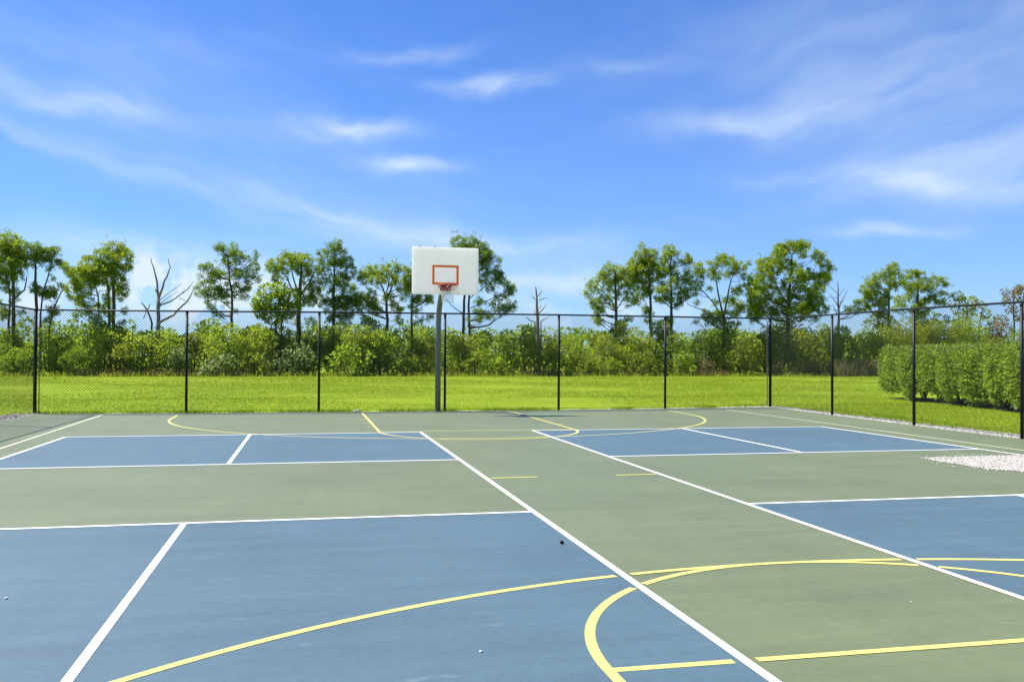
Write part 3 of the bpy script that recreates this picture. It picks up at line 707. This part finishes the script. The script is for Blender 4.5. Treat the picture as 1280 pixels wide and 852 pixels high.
make_tree('pine_tree', 60.4, [[(373, 406, 7), (374, 372, 6), (377, 340, 3.5), (378, 326, 2)], [(369, 372, 3), (360, 350, 2), (350, 334, 1.2)], [(375, 375, 3), (366, 345, 2), (363, 328, 1.2)], [(376, 368, 3), (388, 352, 2), (394, 340, 1.2)]],
  [(347, 329, 8), (359, 324, 8), (370, 321, 8), (381, 325, 8), (340, 335, 6), (352, 341, 7), (379, 339, 7), (391, 337, 7), (387, 351, 8), (366, 334, 6), (393, 362, 7), (344, 348, 4), (386, 376, 8), (396, 372, 6)],
  'broad topped pine with a thick brown trunk rising above a pale leafy crown', dens=.85)
make_tree('leafy_tree', 58.9, [[(345, 405, 3), (348, 385, 2.2), (350, 370, 1.5)], [(352, 405, 2.5), (358, 385, 1.8), (362, 374, 1.2)]],
  [(335, 364, 10), (349, 361, 9), (328, 375, 9), (344, 377, 11), (361, 374, 10), (357, 388, 11), (331, 390, 10), (325, 388, 7), (340, 395, 10), (366, 386, 8), (320, 380, 5), (354, 368, 8)],
  'rounded yellow green leafy tree below the broad topped pine', group=None, mat='leaf_light', leafy=True, dens=1.0)
make_tree('pine_tree', 59.6, [[(417, 406, 4.5), (417, 365, 3.8), (418, 330, 2.5), (418, 312, 1.5)]],
  [(418, 309, 6), (410, 313, 6), (427, 316, 5), (398, 317, 2.5), (408, 325, 9), (420, 325, 5), (432, 330, 6), (443, 334, 4), (435, 345, 6), (405, 339, 7), (428, 352, 9), (415, 351, 8), (437, 360, 7), (420, 369, 10), (432, 378, 9), (440, 375, 6), (408, 380, 7), (444, 385, 5), (425, 390, 8), (445, 341, 3), (402, 352, 5), (430, 322, 3)],
  'narrow tall pine standing directly right of the broad topped pine', mat='needle_dark', dens=.85)
make_tree('pine_tree', 59.2, [[(484, 408, 4.5), (483, 372, 4)], [(483, 372, 3), (476, 356, 2.2), (470, 345, 1.4)], [(484, 372, 3), (491, 356, 2.2), (497, 345, 1.4)], [(483, 366, 2), (486, 350, 1.6), (488, 340, 1)]],
  [(460, 340, 8), (475, 337, 8), (490, 336, 8), (503, 340, 7), (511, 350, 7), (455, 350, 7), (470, 351, 7), (487, 349, 8), (500, 358, 7), (452, 371, 8), (447, 378, 5), (465, 368, 5), (470, 387, 7), (500, 384, 5), (490, 370, 5), (458, 381, 5), (512, 362, 6)],
  'flat topped pine with forking limbs left of the white backboard')
make_tree('pine_tree', 58.4, [[(515, 425, 4), (515, 385, 3), (514, 350, 1.8)]],
  [(528, 372, 6), (536, 379, 4), (520, 375, 5), (514, 350, 7), (520, 345, 6), (508, 366, 5), (532, 365, 5), (525, 358, 5), (537, 372, 3)],
  'thin brown stemmed pine partly hidden by the left half of the backboard', bark='bark', dens=.8)
make_tree('pine_tree', 58.0, [[(579, 425, 4.8), (580, 385, 4.2), (583, 350, 3), (590, 318, 2)], [(587, 420, 4.2), (587, 382, 3.6), (589, 350, 2.6), (600, 325, 1.5)], [(579, 392, 1.6), (566, 384, 1.2), (556, 374, .7)], [(588, 385, 1.8), (608, 376, 1.3), (630, 366, .8)], [(588, 372, 1.6), (605, 360, 1.2), (620, 348, .7)]],
  [(574, 303, 9), (589, 303, 9), (600, 309, 9), (605, 318, 7), (598, 325, 7), (612, 322, 5), (620, 325, 4), (606, 338, 7), (617, 345, 7), (625, 350, 6), (632, 355, 5), (628, 344, 3.5), (640, 363, 6), (632, 368, 5), (622, 372, 5), (640, 386, 4.5), (628, 390, 4.5), (601, 352, 7), (591, 355, 5), (580, 315, 10), (608, 329, 5), (634, 388, 4), (612, 362, 4), (601, 379, 4)],
  'twin trunked pine rising behind the right edge of the white backboard', mat='needle_dark', bark='bark_dark', dens=.9)
make_tree('dead_tree', 57.6, [[(672.5, 445, 5), (672, 410, 4.6), (671, 385, 3.6), (670, 362, 1.8), (669.5, 358, 1)], [(674, 375, 1.4), (679, 373, 1), (684, 372, .5)], [(672, 370, 1.2), (674.5, 366, 1), (675, 363, .8)], [(669, 374, 1), (664, 369, .5)], [(674, 391, 1.6), (680, 386, 1.2), (685, 379, .6)], [(674, 387, 1), (678, 379, .6)], [(669, 402, 1.8), (663, 400, 1.4), (659, 396, .8)], [(676, 402, 1.4), (680, 399, 1), (685, 396, .5)], [(669, 392, 1), (667, 386, .5)]],
  [], 'short bare snag with stubby branches standing alone right of the hoop', group='dead trees behind the thicket', bark='bark_pale')
make_tree('pine_tree', 60.0, [[(770, 415, 5), (770, 372, 4.2), (769, 340, 2.2)], [(770, 388, 2), (783, 368, 1.4), (786, 356, .9)], [(770, 382, 2), (756, 364, 1.4), (748, 352, .9)]],
  [(766, 334, 7), (760, 338, 6), (775, 338, 6), (783, 340, 5), (752, 347, 7), (742, 356, 7), (735, 366, 5), (740, 377, 7), (765, 350, 7), (780, 352, 8), (757, 362, 5), (770, 367, 8), (785, 364, 7), (789, 354, 7), (748, 388, 5), (776, 344, 6), (790, 376, 6), (758, 378, 5)],
  'round crowned pine first in the clump right of the lone snag', dens=.85)
make_tree('pine_tree', 60.8, [[(813, 410, 4.4), (813, 370, 3.8), (810, 335, 2)], [(813, 392, 1.4), (806, 375, 1), (803, 362, .7)]],
  [(803, 320, 9), (815, 317, 8), (796, 330, 9), (791, 340, 7), (808, 333, 11), (820, 330, 8), (801, 346, 11), (815, 347, 8), (802, 364, 8), (826, 342, 7), (790, 350, 6), (812, 360, 7), (828, 356, 5)],
  'dense bright pine second in the clump right of the lone snag', dens=1.1)
make_tree('pine_tree', 59.4, [[(839, 410, 4.8), (839, 372, 4), (838, 335, 2.5), (840, 315, 1.5)], [(839, 384, 1.8), (828, 374, 1.4), (818, 370, .8)], [(839, 386, 2), (856, 374, 1.4), (868, 368, .8)]],
  [(838, 311, 7), (845, 316, 5), (858, 321, 5.5), (833, 318, 6), (852, 330, 4.5), (832, 332, 8), (842, 340, 7), (840, 352, 6), (848, 360, 7), (838, 371, 7), (828, 374, 5), (855, 370, 7), (862, 326, 3), (824, 364, 6), (850, 346, 5)],
  'tallest dark stemmed pine third in the clump right of the lone snag', mat='needle', bark='bark_dark', dens=.85)
make_tree('pine_tree', 59.0, [[(905, 412, 5), (904, 390, 4.6)], [(904, 390, 3.4), (900, 362, 2.4), (898, 340, 1.4)], [(905, 390, 3.2), (909, 362, 2.2), (915, 342, 1.2)], [(902, 392, 2.4), (888, 372, 1.8), (875, 357, 1)], [(900, 394, 2.2), (878, 386, 1.5), (862, 380, .8)]],
  [(900, 327, 9), (912, 327, 8), (922, 333, 6), (888, 333, 7), (868, 336, 7), (878, 342, 7), (862, 345, 6), (930, 335, 3.5), (928, 347, 4.5), (895, 345, 7), (910, 344, 5), (872, 355, 6), (865, 365, 7), (918, 365, 6), (910, 375, 6), (922, 379, 8), (929, 385, 6), (885, 394, 6), (900, 393, 6), (915, 390, 7), (860, 352, 5), (920, 342, 5)],
  'wide crowned pine with upswept limbs left of the big dense pine', bark='bark_dark', dens=.9)
make_tree('pine_tree', 58.2, [[(985, 412, 6.5), (986, 375, 5.5), (989, 335, 3), (990, 318, 2)], [(986, 384, 3), (970, 362, 2), (962, 345, 1.2)], [(986, 380, 3), (1004, 358, 2), (1016, 342, 1.2)]],
  [(990, 308, 9), (980, 311, 7), (998, 307, 7), (1005, 317, 6), (1017, 320, 7), (1026, 330, 7), (1033, 336, 5), (1037, 347, 6), (970, 318, 8), (960, 328, 8), (955, 336, 8), (948, 348, 9), (939, 358, 8), (935, 370, 7), (941, 378, 9), (970, 334, 11), (989, 329, 8), (985, 347, 12), (965, 351, 12), (1006, 344, 10), (1018, 350, 10), (1025, 361, 9), (955, 369, 12), (975, 369, 13), (995, 367, 12), (1011, 377, 11), (960, 387, 12), (989, 389, 13), (946, 390, 9), (1021, 387, 7), (1000, 330, 5), (1008, 388, 9), (974, 322, 7)],
  'biggest densest pine with a high domed crown beyond the right fence corner', dens=1.25)
make_tree('dead_tree', 58.8, [[(1048, 408, 3.6), (1048, 382, 2.6), (1047, 352, 1)], [(1047, 366, .9), (1043, 360, .6), (1039, 356, .3)], [(1049, 386, 1.4), (1056, 374, 1), (1061, 362, .5)], [(1047, 382, 1.2), (1041, 373, .8), (1036, 366, .4)], [(1051, 379, 1), (1055, 370, .5)], [(1046, 392, 1.2), (1041, 380, .6)], [(1047, 374, .8), (1038, 372, .5), (1028, 372, .3)], [(1048, 370, .7), (1053, 360, .3)], [(1047, 388, 1), (1038, 386, .4)]],
  [(1060, 386, 4), (1070, 380, 3.5), (1066, 390, 4), (1076, 388, 3)], 'nearly bare thin tree with a few low tufts right of the biggest pine', group='dead trees behind the thicket', mat='needle_dark', bark='bark', dens=.8)
make_tree('pine_tree', 58.6, [[(1111, 408, 4.6), (1111, 372, 4), (1112, 350, 2)]],
  [(1112, 336, 7), (1121, 340, 5), (1101, 345, 7), (1089, 352, 7), (1079, 362, 6), (1076, 375, 5), (1108, 351, 8), (1119, 357, 7), (1090, 369, 8), (1104, 366, 8), (1085, 381, 6), (1098, 380, 6), (1096, 356, 7), (1116, 346, 5)],
  'light green pine with a pale trunk left of its wide twin behind the right fence', bark='bark_pale', dens=1.0)
make_tree('pine_tree', 59.4, [[(1146, 408, 5), (1147, 375, 4), (1148, 350, 2)], [(1147, 385, 2), (1165, 368, 1.4), (1176, 356, .9)]],
  [(1145, 342, 7), (1157, 345, 7), (1137, 352, 7), (1165, 350, 5), (1130, 360, 7), (1149, 358, 9), (1144, 371, 8), (1130, 374, 7), (1177, 350, 5), (1172, 355, 4), (1184, 357, 4), (1183, 367, 4), (1165, 374, 6), (1177, 378, 6), (1148, 383, 6), (1159, 362, 7), (1125, 385, 7), (1160, 388, 7)],
  'spreading pine with a broken right side above the clipped hedge', dens=.95)
make_tree('leafy_tree', 59.0, [[(1210, 410, 2.4), (1209, 390, 1.8), (1206, 376, 1.2)], [(1222, 408, 2), (1222, 392, 1.4), (1226, 380, .8)]],
  [(1195, 370, 6), (1205, 377, 7), (1219, 374, 5), (1230, 381, 5), (1200, 386, 7), (1214, 388, 7), (1190, 380, 6), (1230, 392, 6), (1242, 400, 5)],
  'low olive leafy tree with thin twigs right of the spreading pine', group=None, mat='leaf_olive', leafy=True, dens=.6)
make_tree('leafy_tree', 56.5, [[(1268, 412, 3), (1267, 385, 2.2), (1268, 366, 1.4)], [(1276, 410, 2), (1278, 385, 1.4), (1276, 368, 1)]],
  [(1259, 364, 5), (1270, 361, 5), (1276, 374, 7), (1262, 384, 5), (1272, 394, 7), (1284, 362, 8), (1290, 380, 9), (1256, 374, 3), (1266, 376, 5), (1258, 398, 5), (1250, 404, 5), (1284, 398, 8)],
  'sparse brownish grey tree at the right edge above the hedge', group=None, mat='leaf_grey', leafy=True, dens=.45)

def shrub_leaves(cx, Yc, hw, H, depth, n_lobes, leaf, count, low=0.0, droop=0.0):
    V = []; A_ = []
    for i in range(n_lobes):
        t = RNG.uniform(-1, 1); zz = RNG.uniform(0.12, 1) ** .8
        wid = math.sqrt(max(.05, 1 - (zz * .93) ** 2.6)) if zz > .35 else 0.92
        R = RNG.uniform(.26, .46) * min(hw, H * .5)
        c = np.array([cx + t * wid * max(.1, hw - R * .6), Yc + RNG.uniform(-1, .6) * depth * .6, max(R * .45 + low, zz * H - R * .8)])
        V.append((c, R)); A_.append(R * R)
    A_ = np.array(A_) / sum(A_); out = []
    for (c, R), a in zip(V, A_):
        n = max(12, int(count * a)); d = ball(n, .7) * R * np.array([1.05, .95, .95])
        k = (d[:, 2] + c[2]) > -.02; d = d[k]; n = len(d)
        dn = d / (np.linalg.norm(d, axis=1, keepdims=True) + 1e-6) + rdir(n) * .85; dn[:, 2] += .25 - droop; dn /= np.linalg.norm(dn, axis=1, keepdims=True)
        out.append(leaf_cards(c + d, dn, leaf[0], leaf[1]))
    return np.concatenate(out)
def shrub(px, top, hwpx, Y, mat, label, leaf=(.20, .11), dens=1.0, lobes=14, group='shrubs along the far edge of the lawn', depth=None, droop=0.0):
    c = at(px, 440, Y); H = at(px, top, Y).z * .93; hw = hwpx * mpp(Y) * 1.03
    root = empty('shrub', (c.x, Y, -0.05), label, 'shrub', group)
    st = MB(); rnd = random.Random(int(px * 13 + top))
    for i in range(5):
        a = rnd.uniform(-.6, .6) * hw; b = a + rnd.uniform(-.3, .3) * hw
        st.tube([(c.x + a * .5, Y + rnd.uniform(-.3, .3), -.06), (c.x + a, Y + rnd.uniform(-.3, .3), H * .4), (c.x + b, Y + rnd.uniform(-.3, .3), H * .8)], [.045, .03, .012], 5)
    st.build('stem', 'bark', root)
    n = int(2.6 * hw * H * 2 / (leaf[0] * leaf[1] * .5) * dens)
    V = shrub_leaves(c.x, Y, hw, H, depth or min(1.6, hw), lobes, leaf, n, 0.0, droop)
    link('foliage', np_mesh('foliage', V, 4), mat, root)
    return root
SH = [
 (-12, 425, 40, 57.4, 'leaf_light', 'yellow green shrub at the left picture edge seen through the left fence', (.20, .11)),
 (28, 432, 22, 56.6, 'leaf_light', 'low yellowish shrub just left of the left corner post', (.2, .1)),
 (66, 405, 26, 57.6, 'leaf_mid', 'tall green shrub just right of the left corner post', (.20, .10)),
 (98, 430, 27, 56.3, 'leaf_dark', 'low dark blue green bush in the first fence bay from the left', (.15, .07)),
 (128, 404, 28, 57.9, 'leaf_mid', 'rounded mid green shrub behind the low dark blue green bush', (.2, .1)),
 (150, 425, 18, 56.5, 'leaf_olive', 'upright olive shrub below the dense leaning pine', (.18, .08)),
 (172, 410, 26, 57.5, 'leaf_mid', 'leafy green shrub left of the dead forked tree trunk', (.22, .11)),
 (208, 402, 26, 57.3, 'leaf_mid', 'tall leafy shrub at the foot of the dead forked tree', (.22, .11)),
 (222, 430, 15, 56.2, 'leaf_pale', 'small pale leaved shrub just left of the second fence post', (.22, .12)),
 (242, 412, 20, 57.8, 'leaf_olive', 'olive shrub directly behind the second fence post', (.18, .08)),
 (278, 400, 30, 57.2, 'leaf_mid', 'large rounded green shrub under the slender open pine', (.24, .13)),
 (272, 440, 26, 55.9, 'leaf_pale', 'low broad leaved pale bush in front of the large rounded shrub', (.28, .16)),
 (322, 402, 26, 57.4, 'leaf_mid', 'tall green shrub under the rounded yellow green tree', (.22, .11)),
 (318, 440, 22, 56.0, 'leaf_olive', 'low olive bush under the rounded yellow green tree', (.22, .11)),
 (365, 425, 26, 56.4, 'leaf_pale', 'pale broad leaved shrub just left of the third fence post', (.28, .16)),
 (388, 406, 24, 58.0, 'leaf_dark', 'dark shrub in the gap directly behind the third fence post', (.18, .09)),
 (452, 402, 34, 57.6, 'leaf_mid', 'tall green shrub right of the third fence post', (.22, .11)),
 (440, 428, 33, 56.0, 'leaf_light', 'bright yellow green broad leaved bush right of the third fence post', (.32, .17)),
 (476, 410, 22, 56.8, 'leaf_light', 'light green shrub right of the bright broad leaved bush', (.24, .12)),
 (500, 424, 22, 56.6, 'leaf_dark', 'dark fine leaved shrub left of the hoop pole', (.18, .05)),
 (532, 414, 24, 57.5, 'leaf_olive', 'dark olive shrub directly behind the hoop pole', (.2, .06)),
 (580, 414, 26, 57.6, 'leaf_olive', 'olive shrub at the foot of the twin trunked pine', (.2, .09)),
 (596, 436, 20, 56.3, 'leaf_mid', 'low green bush just right of the hoop pole and fourth post', (.2, .09)),
 (622, 446, 17, 55.8, 'leaf_light', 'small bright yellow green bush below the right rim of the pine', (.24, .12)),
 (632, 408, 24, 57.8, 'leaf_mid', 'tall green shrub behind the small bright yellow green bush', (.2, .1)),
 (662, 404, 20, 57.0, 'leaf_olive', 'olive shrub leaning on the lone snag', (.2, .1)),
 (688, 415, 16, 57.2, 'leaf_olive', 'yellowish olive shrub between the snag and the fifth fence post', (.2, .1)),
 (716, 420, 22, 57.4, 'leaf_mid', 'rounded green shrub just right of the fifth fence post', (.2, .1)),
 (734, 440, 18, 56.2, 'leaf_olive', 'low olive bush right of the fifth fence post', (.2, .08)),
 (758, 414, 26, 57.5, 'leaf_olive', 'broad olive shrub under the round crowned pine', (.2, .08)),
 (762, 444, 16, 55.9, 'leaf_light', 'small light green bush in the middle of the fifth bay', (.24, .1)),
 (796, 406, 28, 57.3, 'leaf_mid', 'large green shrub just left of the sixth fence post', (.2, .09)),
 (800, 436, 22, 56.2, 'leaf_olive', 'low olive bush left of the sixth fence post', (.2, .08)),
 (840, 410, 24, 57.6, 'leaf_dark', 'dark green shrub just right of the sixth fence post', (.2, .09)),
 (852, 438, 18, 56.0, 'leaf_light', 'small light bush right of the sixth fence post', (.24, .11)),
 (880, 408, 24, 57.9, 'leaf_dark', 'tall dark shrub behind the rusty dry growth', (.2, .09)),
 (884, 444, 12, 56.4, 'leaf_brown', 'small rusty brown bush in the bay left of the right corner post', (.2, .08)),
 (926, 414, 32, 56.9, 'leaf_olive', 'big rounded olive bush left of the right corner post', (.24, .10)),
 (962, 402, 26, 58.0, 'leaf_mid', 'tall green shrub directly behind the right corner post', (.2, .09)),
 (1000, 404, 40, 56.6, 'leaf_olive', 'big domed olive bush right of the right corner post', (.24, .10)),
 (1046, 400, 26, 57.4, 'leaf_mid', 'tall green shrub behind the first post of the right fence', (.2, .09)),
 (1082, 402, 30, 56.9, 'leaf_mid', 'green shrub above the tall tan grass', (.2, .09)),
 (1122, 392, 34, 56.4, 'leaf_olive', 'feathery olive shrub above the left end of the hedge', (.26, .06)),
 (1166, 394, 34, 56.2, 'leaf_olive', 'arching willowy shrub above the middle of the hedge', (.28, .05)),
 (1206, 394, 32, 55.6, 'leaf_mid', 'dense rounded shrub above the middle of the hedge', (.24, .06)),
 (1236, 408, 24, 56.2, 'leaf_olive', 'low olive shrub above the right part of the hedge', (.24, .06)),
 (128, 394, 22, 59.2, 'leaf_mid', 'tall loose shrub under the dense leaning pine at left', (.22, .11)),
 (352, 394, 24, 59.0, 'leaf_olive', 'tall olive shrub at the foot of the broad topped pine', (.2, .1)),
 (416, 398, 20, 58.8, 'leaf_mid', 'upright shrub at the foot of the narrow tall pine', (.2, .1)),
 (462, 391, 18, 58.4, 'leaf_light', 'tall light green shrub under the flat topped pine', (.24, .12)),
 (775, 396, 20, 59.2, 'leaf_olive', 'tall olive shrub at the foot of the round crowned pine', (.2, .09)),
 (826, 396, 22, 59.0, 'leaf_mid', 'tall green shrub between the bright pine and the dark stemmed pine', (.2, .09)),
 (905, 394, 24, 59.0, 'leaf_dark', 'tall dark shrub at the foot of the pine with upswept limbs', (.2, .09)),
 (985, 390, 30, 59.0, 'leaf_olive', 'tall olive shrub at the foot of the biggest pine', (.2, .09)),
 (1034, 392, 20, 58.8, 'leaf_mid', 'tall green shrub left of the nearly bare thin tree', (.2, .09)),
 (1098, 384, 30, 58.4, 'leaf_olive', 'high olive shrub at the foot of the light green pine', (.2, .09)),
 (1150, 384, 30, 58.2, 'leaf_mid', 'high green shrub at the foot of the spreading pine', (.2, .09)),
 (1200, 386, 28, 58.0, 'leaf_olive', 'high olive shrub left of the low leafy tree with thin twigs', (.22, .08)),
 (1244, 398, 24, 57.6, 'leaf_grey', 'greyish shrub between the low leafy tree and the brownish tree', (.2, .08)),
 (1272, 408, 30, 55.8, 'leaf_light', 'light green shrub above the hedge at the right picture edge', (.24, .08)),
]
for i, (px, top, hw, Y, mat, lab, leaf) in enumerate(SH):
    shrub(px, top, hw, Y, mat, lab, leaf, dens=1.0, lobes=14 + int(hw * .35), droop=.35 if leaf[1] < .065 else 0.0)

# tangled thicket filling in behind the shrubs
def thicket():
    V = []
    for px in range(-60, 1345, 17):
        Y = RNG.uniform(58.6, 62.5); c = at(px + RNG.uniform(-8, 8), 440, Y); H = at(px, RNG.uniform(406, 424), Y).z; hw = RNG.uniform(1.1, 2.0)
        V.append(shrub_leaves(c.x, Y, hw, H, 1.5, 9, (.26, .13), int(hw * H * 190), 0, 0))
    tag(link('thicket', np_mesh('thicket', np.concatenate(V), 4), 'leaf_mid'), 'dark tangled thicket closing the gaps behind the shrubs', 'thicket', None, 'stuff')
thicket()
def far_wood():
    V = []
    for i in range(150):
        Y = RNG.uniform(120, 150); x = RNG.uniform(-70, 110); H = RNG.uniform(4.2, 6.6); hw = RNG.uniform(1.6, 3.2)
        V.append(shrub_leaves(x, Y, hw, H, 2, 7, (.55, .35), int(hw * H * 20), 0, 0))
    tag(link('distant_wood', np_mesh('distant_wood', np.concatenate(V), 4), 'leaf_dark'), 'low dark line of distant trees glimpsed over the shrubs', 'wood', None, 'stuff')
far_wood()
def tall_grass(name, spans, mat, label, hgt):
    out = []
    for (p0, p1, Y, n) in spans:
        a, b = at(p0, 470, Y), at(p1, 470, Y); x = RNG.uniform(a.x, b.x, n); y = Y + RNG.normal(0, .5, n); hh = hgt * RNG.uniform(.45, 1.2, n)
        lean = RNG.normal(0, .28, (n, 2)) * hh[:, None]; ang = RNG.uniform(0, 6.28, n); w = .03
        q = np.stack([x, y, np.full(n, -.06)], 1); d = np.stack([np.cos(ang) * w, np.sin(ang) * w * .4, np.zeros(n)], 1)
        m = q + np.stack([lean[:, 0] * .4, lean[:, 1] * .4, hh * .6], 1); t = q + np.stack([lean[:, 0], lean[:, 1], hh], 1)
        out.append(np.stack([q - d, q + d, m + d * .7, t, m - d * .7], 1).reshape(-1, 3))
    tag(link(name, np_mesh(name, np.concatenate(out), 5), mat), label, 'grass', None, 'stuff')
tall_grass('dry_grass', [(95, 310, 55.6, 650), (650, 700, 55.7, 300), (720, 830, 55.8, 160), (868, 905, 55.6, 280), (540, 600, 55.8, 110)], 'dry_grass', 'rusty dry grass along the foot of the far shrubs', .55)
tall_grass('tan_grass', [(1040, 1112, 54.8, 1500), (960, 1040, 56.2, 300)], 'tan_grass', 'tall tan grass left of the clipped hedge', 1.25)
tall_grass('rough_grass', [(-60, 1100, 55.4, 5200)], 'leaf_olive', 'rough green grass along the foot of the far shrubs', .32)

# the clipped hedge beyond the right fence
def hedge():
    a, b = Vector((18.9, 20.9)), Vector((15.9, 6.0)); d = (b - a); Ln = d.length; d.normalize(); nrm = Vector((d.y, -d.x)); W2 = 0.85; H = 1.60
    root = empty('hedge', (a.x, a.y, 0), 'long clipped broad leaved hedge on the grass beyond the right fence', 'hedge')
    rnd = random.Random(5)
    u = .3
    while u < Ln:
        p = a + d * u; o = rnd.uniform(-.4, .4); q = p + nrm * o; st = MB()
        for j in range(4):
            e = q + nrm * rnd.uniform(-.45, .45) + d * rnd.uniform(-.4, .4)
            st.tube([(q.x, q.y, -.06), (q.x * .6 + e.x * .4, q.y * .6 + e.y * .4, .35), (e.x, e.y, .95)], [.03, .022, .012], 5)
        u += rnd.uniform(.45, .8)
        st.build('stem', 'bark', root)
    # leaf clusters over the shell
    V = []; n = 4200
    u = RNG.uniform(-.15, Ln, n); s = RNG.uniform(0, 1, n)
    for i in range(n):
        k = s[i]
        if math.sin(u[i] * 3.1 + s[i] * 40) + math.sin(u[i] * 7.3 + s[i] * 17) < -1.15: continue
        bulge = .10 * math.sin(u[i] * 2.1) + .08 * math.sin(u[i] * 4.7 + 1.3)
        if k < .52: off = -W2 + bulge; low = .30 + .16 * math.sin(u[i] * 2.7) + .08 * math.sin(u[i] * 6.1); z = low + (H - low - .06) * RNG.uniform(0, 1); off += max(0, .7 - z) * .45       # court side
        elif k < .60: off = W2; z = RNG.uniform(.3, H - .1)
        elif k < .93: off = RNG.uniform(-W2, W2); z = H + .05 * math.sin(u[i] * 3.3) + .03 * math.sin(u[i] * 7.9)
        else: off = RNG.uniform(-W2, W2); z = RNG.uniform(.3, H); u[i] = RNG.uniform(-.2, .05)
        if z > H - .22: off *= .93
        p = a + d * u[i] + nrm * (-off) * 1.0
        # court side is towards -x
        p = a + d * u[i] + Vector((nrm.x, nrm.y)) * (off if nrm.x > 0 else -off)
        c = np.array([p.x, p.y, z]); m = 26; r = RNG.uniform(.14, .24); q = ball(m, .5) * r
        outw = np.array([nrm.x, nrm.y, 0]) * (math.copysign(1, off) if nrm.x > 0 else -math.copysign(1, off)) * (.5 if k < .6 else 0) + np.array([0, 0, .55 if k > .6 else .25])
        dn = q / r + rdir(m) * .7 + outw; dn /= np.linalg.norm(dn, axis=1, keepdims=True)
        V.append(leaf_cards(c + q, dn, .090, .056))
    # stray shoots on top
    m = 1600; uu = RNG.uniform(0, Ln, m); oo = RNG.uniform(-W2, W2, m)
    P = np.stack([a.x + d.x * uu + nrm.x * oo, a.y + d.y * uu + nrm.y * oo, H + RNG.uniform(0, .14, m)], 1); V.append(leaf_cards(P, rdir(m, .8), .10, .05))
    link('foliage', np_mesh('foliage', np.concatenate(V), 4), 'hedge_leaf', root)
    # inner twiggy mass so that no daylight passes
    m = 9000; uu = RNG.uniform(.0, Ln, m); oo = RNG.uniform(-W2 * .7, W2 * .7, m); zz = RNG.uniform(.35, H - .1, m)
    P = np.stack([a.x + d.x * uu + nrm.x * oo, a.y + d.y * uu + nrm.y * oo, zz], 1)
    link('inner_foliage', np_mesh('inner_foliage', leaf_cards(P, rdir(m), .2, .12), 4), 'leaf_dark', root)
    poly = []
    for t in np.linspace(0, 1, 14): p = a + d * (Ln * t) - nrm * (W2 * .75 + .12 * math.sin(t * 31)); poly.append((p.x, p.y))
    for t in np.linspace(1, 0, 14): p = a + d * (Ln * t) + nrm * (W2 * .75 + .12 * math.sin(t * 27)); poly.append((p.x, p.y))
    tag(sheet('soil_bed', poly, -0.01, 'soil'), kind='structure')
hedge()

# ------------------------------------------------------------------ small things on the ground
def lump(name, x, y, r, flat, mat, label, cat, z=0.012, seed=1):
    rnd = random.Random(seed); mb = MB(); vs = []; n, mrow = 9, 6
    prof = []
    for j in range(mrow + 1):
        ph = math.pi * j / mrow - math.pi / 2
        for i in range(n):
            t = 2 * math.pi * i / n; q = r * (1 + rnd.uniform(-.18, .18)); vs.append((x + q * math.cos(ph) * math.cos(t), y + q * .8 * math.cos(ph) * math.sin(t), z + r * flat * .9 + q * flat * math.sin(ph)))
    mb.add(vs, [(j * n + i, j * n + (i + 1) % n, (j + 1) * n + (i + 1) % n, (j + 1) * n + i) for j in range(mrow) for i in range(n)])
    o = mb.build(name, mat, None, True); return tag(o, label, cat)
seed_pod = lump('seed_pod', -0.13, -1.44, .015, .9, 'seed', 'small dark seed pod on the blue court beside the white line', 'seed pod', ZB, 3)
MB().tube([(-0.13, -1.44, ZB + .022), (-0.110, -1.43, ZB + .008)], [.006, .003], 6).build('stalk', 'seed', seed_pod)
lump('pebble', -1.20, -3.83, .008, .7, 'pebble', 'white pebble on the near blue court beside the yellow arc', 'pebble', ZB, 5)
lump('pebble', -3.74, -2.33, .010, .7, 'pebble', 'white pebble on the near blue court at the left picture edge', 'pebble', ZB, 8)
lump('pebble', 1.44, -3.44, .005, .7, 'pebble', 'tiny pale pebble on the green court inside the yellow circle', 'pebble', 0.0, 9)
lump('flat_stone', -0.86, 15.28, .10, .35, 'pebble', 'flat pale stone at the foot of the fence left of the hoop pole', 'stone', -.02, 11)
